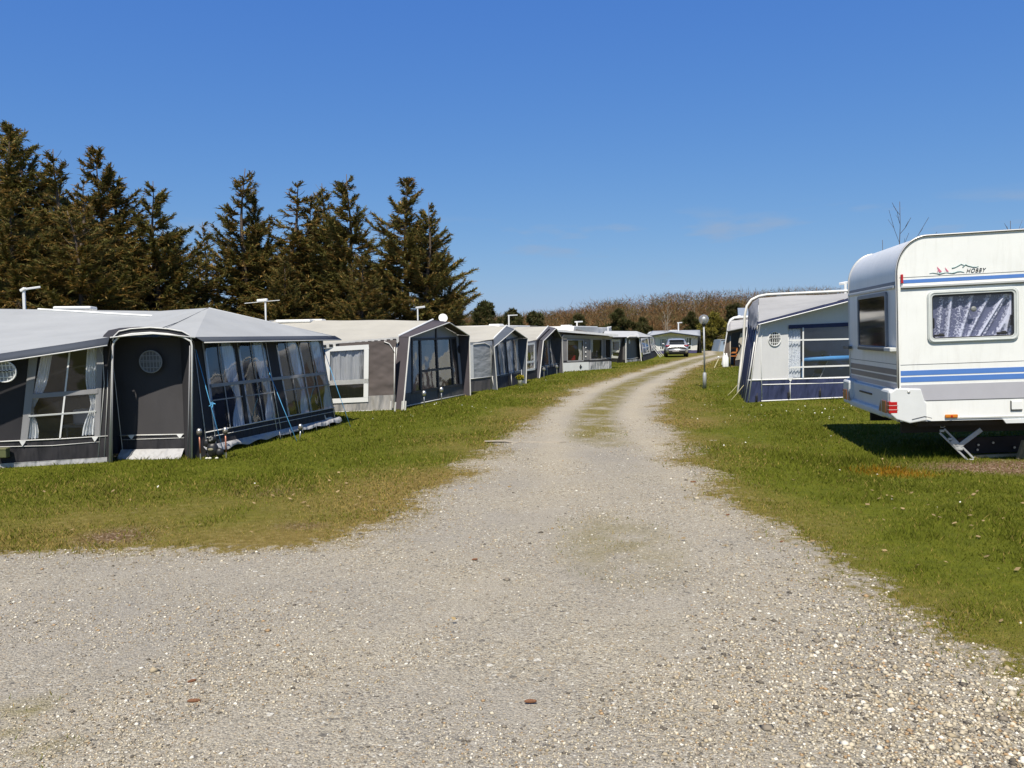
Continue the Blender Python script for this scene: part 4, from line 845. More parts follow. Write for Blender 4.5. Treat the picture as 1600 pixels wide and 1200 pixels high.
m = MB(); e0 = D(868, 514.5, b0.y-.3); e1 = D(966, 522.5, b1.y-.5); b_0 = e0+V((-1.0, 5.0, .02)); b_1 = e1+V((-1.6, 5.6, .1)); m.prism([e0, e1, b_1, b_0], (0, 0, -.09)).build('canopy', plain('white_canopy', (.66, .67, .68), .5), T5)
MB().prism([W.pt(0, 1, .1), W.pt(1, 1, .1), W.pt(1, .93, .02), W.pt(0, .9, .02)], W.n*.01).build('valance', midgrey, T5)
sheet('end_wall', gw, T5, b1, b1+V((-1.8, 6, 0)), b1+V((-1.8, 6, 2.0)), W.pt(1, 1), 4, 4); sheet('back_wall', inner, T5, b0+V((-1.8, 5.5, 0)), b1+V((-1.8, 6, 0)), b1+V((-1.8, 6, 2.0)), b0+V((-1.8, 5.5, 2.0)), 3, 3); sheet('end_wall', gw, T5, b0, b0+V((-1.8, 5.5, 0)), b0+V((-1.8, 5.5, 2.0)), W.pt(0, 1), 4, 4)
red = canvas('red_cloth', (.33, .02, .025)); o = MB(); p = W.pt(.30, 0)-W.n*.62; p.z = 0
o.box(p+V((0, 0, .45)), (.75, .5, .5)).box(p+V((0, .3, .8)), (.75, .15, .7)); o = o.build('sofa', red, base=tuple(p), bevel=.06); tag(o, 'dark red sofa seen through the left window of the flat roofed awning', 'sofa')
MB().box(p+V((0, .28, 1.2)), (.85, .25, .2)).build('throw', cream, o, bevel=.08)
caravan_box('white caravan behind the flat roofed awning', (1.0, 40.5), (.33, .94, 0), (.94, -.33, 0), 5.5, 2.2, .45, 1.98)
# sixth: dark awning with a pale grey roof
T6 = thing('awning_tent', 'dark awning with pale grey roof, round white door vent and white framed window', 'awning', tuple(G(978, 567)))
b0, b1, b2 = G(950, 565.5), G(978, 567), G(1002, 564.5); b3 = G(1018, 560.5); b4 = G(1027, 556.5)
Wa = Wall(b0, b1, D(978, 528, b1.y), D(950, 528, b0.y)); r = Wa.rect((957, 532), (969, 532), (969, 558), (957, 558)); Wa.window(T6, r, pane_b, white, (), (.36,), .12, white, .12, curtains=[(.0, 1, .4, 1, 0, .1)], cmat=lace); Wa.panel('side_wall', gw, T6, v0=.12); Wa.panel('skirt', dk, T6, v0=0, v1=.12)
Wb = Wall(b1+V((0, .5, 0)), b2+V((0, .5, 0)), D(999, 528, b2.y+.7), D(978, 528, b1.y+.7)); Wb.panel('door', canvas('door_grey', (.17, .17, .165)), T6, v0=.12); Wb.panel('door_flap', flapm, T6, v0=0., v1=.1, off=.06); Wb.vent(T6, 983, 534, 3.2, white, white, False); Wb.line('piping', white, T6, [(0, .14), (1, .14)], .02)
MB().tube([b1, D(978, 529, b1.y), D(984, 525.5, b1.y), D(993, 525.5, b1.y), D(999, 528, b2.y), b2], .03, 5).build('porch_pole', piping, T6)
sheet('porch_side', dk, T6, b1-V((.5, .1, 0)), b1+V((0, .5, 0)), D(978, 528, b1.y+.7), D(972, 528, b1.y-.1), 3, 3); sheet('porch_side', dk, T6, b2, b2+V((0, .6, 0)), D(999, 528, b2.y+.8), D(998, 528, b2.y), 3, 3)
Wc = Wall(b2+V((.1, 0, 0)), b3, D(1013, 527, b3.y), D(1000, 528, b2.y)); r = (.08, .92, .3, .97); Wc.window(T6, r, pane_b, white, (.5,), (.4,), .04, piping, .06, curtains=[(0, 1, .1, 1, 0, .1)], cmat=curt); Wc.panel('front_wall', dk, T6); 
Wd = Wall(b3, b4, D(1022, 526, b4.y), D(1013, 527, b3.y)); Wd.window(T6, (.2, .8, .35, .95), pane_b, piping, (.5,), (.5,), .05, piping, .05, curtains=[(0, 1, 0, 1, 0, .1)], cmat=curt); Wd.panel('front_wall', navy, T6)
for a, b in ((.1, .5), (.4, .9), (.7, 1.1)): MB().tube([Wd.pt(a, .6, .05), Wd.pt(a, 0, .5)], .02, 4).build('guy_strap', piping, T6)
pk = D(995, 517.5, b2.y+2); rl_ = D(945, 517, b0.y+3); ec = [D(940, 527, b0.y-.3), D(978, 526.6, b1.y-.2), D(1000, 526.5, b2.y-.2), D(1020, 526, b4.y-1.)]
poly_roof('roof', canvas('pale_grey_roof', (.47, .48, .49), .015), T6, [(ec[0], ec[1], rl_), (ec[1], pk, rl_), (ec[1], ec[2], pk), (ec[2], ec[3], pk), (pk, ec[3], pk+V((1, 5, -.4))), (pk, pk+V((1, 5, -.4)), rl_+V((0, 3, -.3))), (pk, rl_+V((0, 3, -.3)), rl_)], sag=.03)
sheet('back_wall', inner, T6, b0+V((0, 2.5, 0)), b4+V((-1, .4, 0)), b4+V((-1, .4, 1.6)), b0+V((0, 2.5, 1.6)), 3, 3); MB().tube([ec[0]-V((0, 0, .02)), ec[1]-V((0, 0, .02))], .03, 4).build('eave_band', dk, T6)
caravan_box('white caravan behind the awning with the round door vent', (2.8, 48.2), (.33, .94, 0), (.94, -.33, 0), 5, 2.2, .45, 1.95)
for i, q in enumerate(((970.5, 566), (973.5, 566.5))):
    p = G(*q); o = MB().lathe([(.06, 0), (.09, .15), (.07, .3), (.02, .36)], p, 8).build('garden_figure', plain('cream_yellow', (.62, .58, .33), .5), base=tuple(p), smooth=True); tag(o, 'small cream ornament %s of a pair by the far awning door' % ('first' if i == 0 else 'second'), 'ornament', 'pair of cream ornaments')
# seventh: wide light awning behind the car
T7 = thing('awning_tent', 'wide white and navy awning with low arched grey roof behind the silver car', 'awning', tuple(G(1050, 552)))
wc = canvas('white_canvas', (.66, .65, .62), .012); b0, b1 = G(1014, 553.5), G(1091, 549.5); b1.y = b0.y+1.2; b1 = V((b0.x+(1091-1014)/FPX*b0.y*1.02, b0.y+.8, 0)); W = Wall(b0, b1, D(1091, 524, b1.y), D(1014, 525.5, b0.y))
for tl, tr, br, bl_, bu in (((1031, 529), (1040, 529), (1040, 546), (1031, 546), (.3, .7)), ((1044, 528), (1068, 528), (1068, 546), (1044, 546), (.25, .5, .75)), ((1072, 527), (1080, 527), (1080, 546), (1072, 546), (.4,))):
    W.window(T7, W.rect(tl, tr, br, bl_), pane_b, white, bu, (.3,), .05, white, .06, curtains=[(0, 1, .2, 1, 0, .15)], cmat=lace)
W.panel('front_wall', wc, T7, v0=.17); W.panel('skirt', canvas('indigo', (.07, .065, .14), .02), T7, v0=0, v1=.17, off=.01); W.vent(T7, 1086, 530.5, 2, black, black, False)
pkp = D(1048, 519.5, b0.y-.4); a0 = D(1011, 526, b0.y-.3); a1 = D(1094, 525.5, b1.y-.3); bk0 = D(1019, 517, b0.y+3); bk1 = D(1094, 515.5, b1.y+3); 
MB().add([W.pt(0, 1), W.pt(1, 1), pkp+V((0, .5, 0))], [(0, 1, 2)]).build('gable', wc, T7); grr = canvas('grey_blue_roof', (.36, .38, .42), .015)
poly_roof('roof', grr, T7, [(a0, pkp, bk0), (pkp, bk1, bk0), (pkp, a1, bk1)], sag=-.04, solid=.03); MB().tube([a0, pkp, a1], .05, 5).build('roof_edge', slate, T7)
sheet('end_wall', grr, T7, b1+V((.35, -.2, 0)), b1+V((.6, 3, 0)), bk1+V((.1, 0, 0)), a1, 4, 4); sheet('end_wall', grr, T7, b0, b0+V((0, 3, 0)), bk0, a0, 4, 4); sheet('back_wall', inner, T7, b0+V((0, 3, 0)), b1+V((0, 3, 0)), bk1, bk0, 3, 3)
caravan_box('white caravan behind the wide arched awning at the drive end', (b0.x+.8, b0.y+3.3), (1, .02, 0), (0, 1, 0), 3.75, 2.2, .45, 1.66)
# ================================================================== blue and grey awning on the right
T8 = thing('awning_tent', 'pale grey awning with navy skirt, round vent and white pipe arch over its roof', 'awning', tuple(G(1166, 629)))
pg = canvas('pale_grey_canvas', (.40, .405, .41), .010, trans=.12); pgw = canvas('pale_grey_wall', (.60, .605, .61), .006, weather=.05); nv = canvas('navy_canvas', (.036, .046, .105), .035, stretch=(2, 2, .6), scale=2.6); nvd = canvas('navy_dark', (.04, .048, .11), .03); rope_y = plain('straw_rope', (.45, .42, .25), .8)
b0 = G(1166, 629.5); b1 = G(1420, 618); eL = D(1186, 505, b0.y+.05); eR = D(1420, 449, b1.y+.05); bI = b0.lerp(b1, .085); W = Wall(bI, b1, V((eR.x, eR.y, eL.z)), V((bI.x, bI.y, eL.z)))
r = W.rect((1232.5, 514), (1336, 509), (1336, 588), (1233.5, 590)); r2 = (r[0], r[1]+.18, r[2], r[3])
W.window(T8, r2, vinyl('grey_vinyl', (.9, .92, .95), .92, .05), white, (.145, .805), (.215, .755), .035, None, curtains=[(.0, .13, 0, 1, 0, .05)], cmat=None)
lc = NT('lace_curtain'); v = lc.voro(38); lc.col(lc.ramp(v.outputs['Distance'], [(.2, (.38, .43, .52)), (.5, (.85, .87, .9))])); lc.set(Roughness=.9)
cw = canvas('dark_check', (.24, .245, .26), .01)
for o in bpy.data.objects:
    if o.name.startswith('curtain') and o.data.materials[0] is None: o.data.materials[0] = lc.m
W.panel('side_wall', pgw, T8, v0=.27); qa = b0.lerp(W.pt(0, 1), .27); MB().add([qa, W.pt(0, .27), W.pt(0, 1)], [(0, 1, 2)]).build('corner_panel', pgw, T8); MB().add([b0, bI, W.pt(0, .27), qa], [(0, 1, 2, 3)]).build('corner_skirt', nv, T8); MB().add([W.pt(0, 1), W.pt(1, 1), eR], [(0, 1, 2)]).build('gable', pgw, T8); W.panel('skirt', nv, T8, v0=.0, v1=.27, off=.006, sag=.02)
W.slabpx('top_band', nvd, T8, [(1232, 508), (1420, 499.5), (1420, 506), (1232, 514)], .012)
for a, b in (((1168, 594), (1420, 588)), ((1191, 601), (1420, 595.5))): W.linepx('piping', white, T8, [a, b], .012)
W.linepx('piping', white, T8, [(1190, 624), (1189, 560), (1189, 528), (1192, 518), (1197, 514)], .011); W.linepx('piping', white, T8, [(1234, 592), (1234.5, 626)], .01); W.line('hem', white, T8, [(0, .015), (1, .015)], .016, .02)
W.linepx('piping', piping, T8, [(1185, 506), (1169, 627)], .016)
W.vent(T8, 1210, 529.5, 11, white, black, True, script=True, white=white)
W.slabpx('peg_tab', white, T8, [(1229, 590), (1238, 590), (1234.6, 596), (1233.6, 596)], .026, .004)
for x, y in ((1181, 622), (1231, 617), (1280, 614), (1326, 614)):
    MB().box(W.pt(*W.uv(x, y), .03), (.05, .03, .13)).build('tension_clip', black, T8, bevel=.01); W.linepx('tension_strap', black, T8, [(x, y-8), (x-.3, y+7)], .008, .05)
far0 = G(1154, 614); FW = Wall(far0, b0, eL, D(1169, 500, far0.y-.1)); FW.panel('front_wall', nvd, T8, v0=0, sag=.05)
for u in (.12, .32, .55, .78, .94): FW.line('piping', (white if u in (.12, .94) else midgrey), T8, [(u, 0), (u+.03, .5), (u, 1)], .014, .02)
tp = [D(1153, 615, far0.y)]; tp[0].z = 0; tp += [D(x, y, yy) for x, y, yy in ((1157, 575, 20.9), (1162, 530, 20.9), (1163.5, 493, 20.8), (1167, 478, 20.8), (1174, 468.5, 20.8), (1185, 463, 20.8), (1198, 460.5, 20.9), (1260, 457.5, 21), (1334, 454, 21.1), (1420, 450, 21.2))]
MB().tube(tp, .034, 8).build('pipe_arch', plain('white_pipe', (.74, .73, .68), .4, var=.04), T8, True)
A = D(1185, 503, 17.68); Bq = D(1420, 441, 18.4); Cq = D(1420, 452.5, 21.1); Dq = D(1186, 465.5, 20.7)
sheet('roof', pg, T8, A, Bq, Cq, Dq, 16, 10, .05, .02); MB().prism([A, Bq, Bq-V((0, 0, .075)), A-V((0, 0, .05))], (0, .012, 0)).build('eave_band', nvd, T8); MB().tube([A-V((0, 0, .06)), Bq-V((0, 0, .085))], .012, 5).build('piping', white, T8)
sl0 = [D(1186, 465.5, 20.7), D(1176, 472, 20.6), D(1170, 482, 20.5), D(1168.5, 496, 20.3), D(1169, 508, 19.9)]; sl1 = [A+V((0, .1, .02)), A+V((0, .05, .01)), A, A-V((.02, 0, .07)), A-V((.06, -.1, .16))]
m = MB(); m.grid(lambda u, v: (lambda i, f: (sl0[i].lerp(sl0[i+1], f)).lerp(sl1[i].lerp(sl1[i+1], f), u))(min(3, int(v*4)), v*4-min(3, int(v*4)))+V((0, 0, .05*math.sin(u*16)*v)), 14, 12); m.build('hood_flap', canvas('flap_blue_grey', (.20, .21, .235), .03), T8, True)  # drooping flap in its own dark blue-grey cloth
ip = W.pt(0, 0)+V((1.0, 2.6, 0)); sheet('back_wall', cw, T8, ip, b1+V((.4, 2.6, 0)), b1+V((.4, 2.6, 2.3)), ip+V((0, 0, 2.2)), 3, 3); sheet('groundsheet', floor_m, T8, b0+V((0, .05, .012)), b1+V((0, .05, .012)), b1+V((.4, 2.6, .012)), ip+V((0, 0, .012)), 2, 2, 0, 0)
ropes(T8, [(D(1154.5, 599, 20.2), G(1136, 619)), (D(1162, 602, 18.6), G(1141.5, 626))], rope_y, .007)
a = D(1254, 561.5, 18.65); b = D(1345, 558.5, 19.05); o = MB().tube([a, b], .06, 10).tube([a-V((0, 0, a.z)), a], .02, 5).tube([b-V((0, 0, b.z)), b], .02, 5).build('padded_rail', plain('sky_blue_foam', (.09, .33, .68), .6), base=(a.x, a.y, 0), smooth=True); tag(o, 'bright blue padded rail standing inside the awning with navy skirt', 'rail')
t = thing('camping_chair', 'folding chair with pale frame seen through the navy skirted awning window', 'chair', (7.2, 19.2, 0))
m = MB(); c = V((7.2, 19.2, 0))
for s in (-.25, .25): m.tube([c+V((-.25, s, 0)), c+V((.1, s, .5)), c+V((.32, s, 1.0))], .014, 5).tube([c+V((.25, s, 0)), c+V((-.25, s, .46))], .014, 5)
m.build('frame', silver, t); MB().box(c+V((-.05, 0, .45)), (.45, .5, .03)).build('seat', plain('olive_fabric', (.16, .17, .13), .9), t); MB().beam(c+V((.12, 0, .55)), c+V((.31, 0, .98)), .5, .03, (1, 0, 0)).build('backrest', MATS['olive_fabric'], t)
caravan_box('white caravan beside the navy skirted awning, mostly hidden by the near caravan', (7.2, 21.4), (1, .1, 0), (-.1, 1, 0), 5.5, 2.2, .5, 2.35)
# ================================================================== near caravan, right
CR = V((4.61, 9.52, 0)); TH = math.atan2(-.17, .985)
CM = Matrix.Translation(CR) @ Matrix.Rotation(TH, 4, 'Z') @ Matrix.Rotation(math.radians(-1.55), 4, 'Y'); CI = CM.inverted()
H = thing('touring_caravan', 'white touring caravan with blue stripes and curtained side window standing on a jack', 'caravan', CR); H.rotation_euler = CM.to_euler(); LOCAL.add(H.name)
def hs(x, y, yl=0.):                                  # pixel on a plane parallel to the camera side
    p = CI @ hit(x, y, CM @ V((0, yl, 0)), (CM.to_3x3() @ V((0, 1, 0)))); return p.x, p.z
def hr(x, y, xl=0.):                                  # pixel on the rear face
    p = CI @ hit(x, y, CM @ V((xl, 0, 0)), (CM.to_3x3() @ V((1, 0, 0)))); return p.y, p.z
Lc, Wc_, ZB, ZT, RX, RZ = 6.1, 2.3, .485, 2.66, .34, .42
paint = NT('caravan_paint'); n_ = paint.noise(2.2, 5, .6); ds = paint.noise(5., 5, .7, st=(3, 3, .35)); k_ = paint.ramp(n_, [(.3, (.76, .775, .755)), (.7, (.82, .83, .81))])
paint.col(paint.mix(paint.math('MULTIPLY', paint.ramp(ds, [(.5, 0.), (.8, 1.)]), .3), k_, (.50, .49, .44))); paint.set(Roughness=.32); paint.bump(paint.noise(1.3, 2, .4), .012); paint = paint.m
prof = [(0, ZB), (0, 1.4), (0, ZT-RZ)]+[(RX-RX*math.cos(t*math.pi/32), ZT-RZ+RZ*math.sin(t*math.pi/32)) for t in range(1, 17)]+[(1.5, ZT+.0), (3, ZT+.0)]+[(Lc-.6+.6*math.sin(t*math.pi/20), ZT-.6+.6*math.cos(t*math.pi/20)) for t in range(0, 11)]+[(Lc+.12, 1.2), (Lc, ZB)]
body = MB().prism([(a, 0, b) for a, b in prof], (0, Wc_, 0)).build('body', paint, H); me = body.data
wq = [hs(*p) for p in ((1447, 456), (1590, 447), (1592, 532), (1450, 535.5))]
wx0 = (wq[0][0]+wq[3][0])/2; wx1 = (wq[1][0]+wq[2][0])/2; wz0 = (wq[2][1]+wq[3][1])/2; wz1 = (wq[0][1]+wq[1][1])/2
FWD = .052
cut = MB().box(((wx0+wx1)/2, 0, (wz0+wz1)/2), (wx1-wx0-2*FWD, .24, wz1-wz0-2*FWD)).build('cutter', black, H)
rq = [hr(*p) for p in ((1343, 466), (1388, 452), (1388, 547), (1343, 545))]; ry0, ry1 = sorted(((rq[1][0]+rq[2][0])/2, (rq[0][0]+rq[3][0])/2)); rz0 = (rq[2][1]+rq[3][1])/2; rz1 = (rq[0][1]+rq[1][1])/2
cut2 = MB().box((0, (ry0+ry1)/2, (rz0+rz1)/2), (.3, ry1-ry0-.1, rz1-rz0-.1)).build('cutter', black, H)
for c_ in (cut, cut2):
    md = body.modifiers.new('b', 'BOOLEAN'); md.object = c_; md.operation = 'DIFFERENCE'; md.solver = 'EXACT'
bpy.context.view_layer.update(); dg = bpy.context.evaluated_depsgraph_get(); nm = bpy.data.meshes.new_from_object(body.evaluated_get(dg)); body.modifiers.clear(); body.data = nm; nm.materials.clear(); nm.materials.append(paint)
bpy.data.objects.remove(cut); bpy.data.objects.remove(cut2)
nm.polygons.foreach_set('use_smooth', [True]*len(nm.polygons)); nm.set_sharp_from_angle(angle=math.radians(32))
def rrect(x0, x1, z0, z1, r, n=5):
    o = []
    for cx, cz, a0 in ((x1-r, z1-r, 0), (x0+r, z1-r, 90), (x0+r, z0+r, 180), (x1-r, z0+r, 270)):
        for k in range(n+1): a = math.radians(a0+90*k/n); o.append((cx+r*math.cos(a), cz+r*math.sin(a)))
    return o
def ring(name, mat, outer, inner_, f, y0, y1, parent):
    n = len(outer); m = MB(); P = [f(*q, y0) for q in outer]+[f(*q, y1) for q in outer]+[f(*q, y1) for q in inner_]+[f(*q, y0) for q in inner_]; fs = []
    for k in range(n):
        j = (k+1) % n
        for a in range(4): b = (a+1) % 4; fs.append((a*n+k, a*n+j, b*n+j, b*n+k))
    m.add(P, fs); return m.build(name, mat, parent, bevel=.004)
S = lambda a, b, y: (a, -y, b)          # proud of the camera side by y
Rr = lambda a, b, y: (-y, a, b)         # proud of the rear face by y
grey_f = plain('window_frame_grey', (.50, .53, .52), .45, var=.05); dkrub = plain('rubber', (.012, .012, .014), .5)
wf = ring('window_frame', grey_f, rrect(wx0, wx1, wz0, wz1, .07), rrect(wx0+FWD, wx1-FWD, wz0+FWD, wz1-FWD, .035), S, -.01, .022, H)
ring('frame_lip', plain('frame_lip', (.62, .65, .63), .4), rrect(wx0+.012, wx1-.012, wz0+.012, wz1-.012, .06), rrect(wx0+.03, wx1-.03, wz0+.03, wz1-.03, .05), S, .02, .03, wf)
ring('seal', dkrub, rrect(wx0+FWD-.006, wx1-FWD+.006, wz0+FWD-.006, wz1-FWD+.006, .035), rrect(wx0+FWD+.012, wx1-FWD-.012, wz0+FWD+.012, wz1-FWD-.022, .03), S, -.02, .012, wf)
acr = vinyl('tinted_acrylic', (.88, .90, .96), .92, .02, .004)
pq = rrect(wx0+FWD, wx1-FWD, wz0+FWD, wz1-FWD, .035); pn = MB().add([S(a, b, .006) for a, b in pq], [tuple(range(len(pq)))]).build('window_pane', acr, wf)
for k in (.09, .86): MB().box(S(wx0+FWD+(wx1-wx0-2*FWD)*k, wz0+FWD+.035, .0), (.11, .03, .025)).box(S(wx0+FWD+(wx1-wx0-2*FWD)*k+.02, wz0+FWD+.05, .0), (.05, .02, .02)).build('latch', dkrub, pn, bevel=.004)
for k in (.02, .975): MB().box(S(wx0+FWD+(wx1-wx0-2*FWD)*k, wz0+FWD+.18, 0), (.018, .02, .12)).build('stay', dkrub, pn)
MB().lathe([(.032, 0), (.03, .006), (.01, .009)], S(wx0+FWD+(wx1-wx0)*.46, wz0+(wz1-wz0)*.62, .008), 14, Matrix.Rotation(math.pi/2, 3, 'X')).build('suction_disc', plain('clouded_disc', (.20, .21, .20), .5), pn, True)
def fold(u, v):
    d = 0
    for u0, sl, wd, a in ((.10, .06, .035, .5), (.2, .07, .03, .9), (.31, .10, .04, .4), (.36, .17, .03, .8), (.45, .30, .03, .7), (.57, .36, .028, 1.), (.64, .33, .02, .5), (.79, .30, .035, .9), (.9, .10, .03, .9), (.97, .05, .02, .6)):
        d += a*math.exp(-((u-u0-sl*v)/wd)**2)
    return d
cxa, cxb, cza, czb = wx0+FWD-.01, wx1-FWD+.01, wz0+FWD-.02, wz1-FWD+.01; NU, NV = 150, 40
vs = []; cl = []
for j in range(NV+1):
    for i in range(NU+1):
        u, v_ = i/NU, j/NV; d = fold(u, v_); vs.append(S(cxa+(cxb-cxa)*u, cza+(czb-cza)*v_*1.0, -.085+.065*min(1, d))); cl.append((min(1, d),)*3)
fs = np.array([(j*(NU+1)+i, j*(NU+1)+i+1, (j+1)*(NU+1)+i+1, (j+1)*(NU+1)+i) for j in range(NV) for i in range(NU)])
cm_ = NT('net_lavender'); nn = cm_.noise(42, 4, .7); fo = cm_.attr('fold'); fk = cm_.math('ADD', nn, cm_.math('MULTIPLY', fo.outputs['Fac'], .33)); cm_.col(cm_.mix(cm_.ramp(fk, [(.60, 0.), (.74, 1.)]), (.145, .155, .24), (.88, .88, .95))); cm_.set(Roughness=.9)  # lace flecks thicken on fold crests: their light is put into the colour
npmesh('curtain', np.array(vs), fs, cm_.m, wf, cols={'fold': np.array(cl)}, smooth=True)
# stripes and trims on the side
blue_s = plain('blue_stripe', (.085, .20, .52), .35, var=.04); grey_s = plain('grey_stripe', (.42, .42, .46), .35, var=.04); groove = plain('groove', (.10, .10, .10), .6); alu = plain('aluminium_rail', (.60, .60, .58), .35, .3, .05)
zs = lambda py, px_=1412: hs(px_, py)[1]
def sstripe(name, mat, ya, yb, xa, px_=1412, off=.003, xb=Lc-.05):
    za, zb = zs(ya, px_), zs(yb, px_); MB().box(((xa+xb)/2, -off/2, (za+zb)/2), (xb-xa, off, abs(za-zb))).build(name, mat, H)
sstripe('stripe', blue_s, 437.5, 443, .04); sstripe('stripe', blue_s, 579.5, 587, .03); sstripe('stripe', blue_s, 589.5, 597.5, .03); sstripe('stripe', grey_s, 602, 626.5, .03)
for ya in (433.4, 570): sstripe('groove', groove, ya, ya+.5, .03)
sstripe('groove', groove, 626.8, 627.6, .30)
zr = zs(448.5); MB().box((Lc/2+.02, -.012, zr), (Lc-.05, .024, .032)).build('rain_rail', alu, H, bevel=.006); MB().box((Lc/2+.02, -.012, zr-.02), (Lc-.05, .018, .006)).build('rail_seal', dkrub, H)
# edge trim that follows the side outline
pr = [(a, b) for a, b in prof[1:-1]]
def edge(y, nm_, mat, r): MB().tube([(a, y, b) for a, b in prof[:32]], r, 6).build(nm_, mat, H, True)
edge(-.002, 'edge_trim', alu, .016); edge(-.014, 'edge_seal', dkrub, .006); edge(Wc_, 'edge_trim', alu, .016)
# rear
zrl = lambda py: hr(1398, py)[1]
def rstripe(name, mat, ya, yb, off=.003, px_=1398):
    za, zb = hr(px_, ya)[1], hr(px_, yb)[1]; MB().box((-off/2, Wc_/2, (za+zb)/2), (off, Wc_-.08, abs(za-zb))).build(name, mat, H)
rstripe('stripe', plain('slate_stripe', (.12, .13, .165), .35), 440, 445); slt = plain('slate_stripe', (.12, .13, .165), .35); rstripe('stripe', slt, 577, 586); rstripe('stripe', slt, 588.5, 597); rstripe('stripe', grey_s, 600, 607); rstripe('groove', groove, 569, 569.7)
MB().box((-.013, Wc_/2, zrl(448.5)), (.026, Wc_-.1, .035)).build('rain_rail', alu, H, bevel=.006)
rf = ring('rear_window_frame', plain('rear_frame', (.20, .22, .25), .4), rrect(ry0, ry1, rz0, rz1, .06), rrect(ry0+.05, ry1-.05, rz0+.05, rz1-.05, .03), Rr, -.01, .03, H)
pq = rrect(ry0+.04, ry1-.04, rz0+.04, rz1-.04, .03); MB().add([Rr(a, b, .018) for a, b in pq], [tuple(range(len(pq)))]).build('rear_window_pane', plain('dark_acrylic', (.012, .013, .016), .05, spec=.8, var=.05), rf)
zb = zrl(546.5); ya_, yb_ = hr(1397, 547)[0], Wc_+.12
MB().box((-.05, .8, zb), (.06, 1.5, .045)).build('grab_rail', plain('rail_dark', (.10, .105, .10), .5), H, bevel=.01); MB().box((-.052, .12, zb+.005), (.075, .26, .05)).build('rail_end', plain('rail_white', (.55, .56, .54), .5), H, bevel=.01); MB().box((-.04, Wc_+.0, zb-.01), (.05, .3, .04)).build('rail_end', MATS['rail_dark'], H)
# moulded rear bumper with lamp pods
mould = plain('bumper_plastic', (.66, .68, .68), .45, var=.06, scale=3); zt = hs(1404, 606.5)[1]
x1, z1 = hs(1438, 607.5); x2, z2 = hs(1444, 626); x3, z3 = hs(1465, 657.5)
bp = [(-.10, zt-.05), (-.02, zt), (x1, z1), (x1+.015, z1-.05), (x2, z2), (x2+.02, z2-.03), (x2+.02, ZB+.01), (.12, ZB-.02), (-.03, ZB+.03), (-.10, ZB+.10)]
MB().prism([(a, -.022, b) for a, b in bp], (0, .05, 0)).build('corner_moulding', mould, H, bevel=.012); MB().prism([(a, Wc_-.028, b) for a, b in bp], (0, .05, 0)).build('corner_moulding', mould, H, bevel=.012)
MB().box((-.055, .18, (zt+ZB)/2+.01), (.11, .36, zt-ZB-.06)).build('lamp_pod', mould, H, bevel=.03); MB().box((-.055, Wc_-.18, (zt+ZB)/2+.01), (.11, .36, zt-ZB-.06)).build('lamp_pod', mould, H, bevel=.03)
MB().box((-.025, Wc_/2, (zt+ZB)/2-.01), (.05, Wc_-.6, zt-ZB-.05)).build('bumper', mould, H, bevel=.02); MB().box((-.055, Wc_/2, ZB+.07), (.09, Wc_-.68, .1)).build('bumper_lip', mould, H, bevel=.03)
MB().box((-.056, Wc_/2+.1, (zt+ZB)/2+.06), (.02, .6, .02)).build('plate_light', dkrub, H)
redl = plain('red_lens', (.42, .012, .015), .18, var=.15); amb = plain('amber_lens', (.55, .18, .02), .2, var=.1); ambd = plain('dull_amber', (.28, .10, .05), .3)
la, lb = hs(1391, 627)[1], hs(1391, 646.5)[1]; zc = (la+lb)/2; hh = la-lb
for k, yy in enumerate((-.012, Wc_-.09)):
    lp = MB().box((-.062, yy+.05 if k else .026, zc), (.10, .10, hh)).build('tail_light', redl, H, bevel=.012)
    m = MB()
    for q in (-.17, .17): m.box((-.062, .026 if k == 0 else Wc_-.04, zc+hh*q), (.104, .106, .007))
    m.build('reflector_strip', plain('lens_pale', (.62, .42, .40), .3), lp)
    MB().box((-.112, .17 if k == 0 else Wc_-.17, zc), (.02, .17, hh)).build('indicator_lens', ambd, lp, bevel=.006)
    MB().add([(-.113, (.31, Wc_-.31)[k], zc-hh/2), (-.113, (.42, Wc_-.42)[k], zc-hh/2), (-.113, (.33, Wc_-.33)[k], zc+hh/2)], [(0, 1, 2)]).build('reflector', ambd, lp)
cx, cz = hs(1408.5, 435.5); MB().box((cx, -.014, cz), (.026, .03, .10)).box((cx, -.014, cz-.046), (.03, .034, .02)).build('marker_light', redl, H, bevel=.006)
cx, cz = hs(1486, 650); ml = MB().box((cx, -.012, cz), (.14, .024, .042)).build('side_marker', amb, H, bevel=.01); MB().box((cx, -.026, cz), (.02, .008, .02)).build('bulb_mark', redl, ml)
cx, cz = hs(1588, 633); sh = MB().box((cx, -.008, cz), (.115, .016, .105)).build('service_hatch', white, H, bevel=.01); MB().box((cx, -.006, cz-.056), (.12, .016, .01)).box((cx-.06, -.006, cz), (.008, .014, .11)).build('hatch_shadow_gap', dkrub, sh)
cx, cz = hs(1419, 612); MB().lathe([(.02, 0), (.016, .008)], (cx, -.022, cz), 12, Matrix.Rotation(math.pi/2, 3, 'X')).build('lock', alu, H, True)
a_ = hs(1424, 655); b_ = hs(1455, 652.5); MB().tube([(a_[0], -.026, a_[1]), (b_[0]-.08, -.026, b_[1]+.02), (b_[0], -.026, b_[1]-.005)], .004, 4).build('panel_gap', groove, H)
sf = hs(1566, 657); MB().prism([(sf[0], -.03, sf[1]+.015), (Lc-.4, -.03, sf[1]+.03), (Lc-.4, -.03, sf[1]-.03), (sf[0]+.03, -.03, sf[1]-.03)], (0, .03, 0)).build('side_skirt', mould, H)
MB().box((Lc/2+.1, -.006, ZB+.03), (Lc-1.0, .012, .015)).build('sill_trim', alu, H)
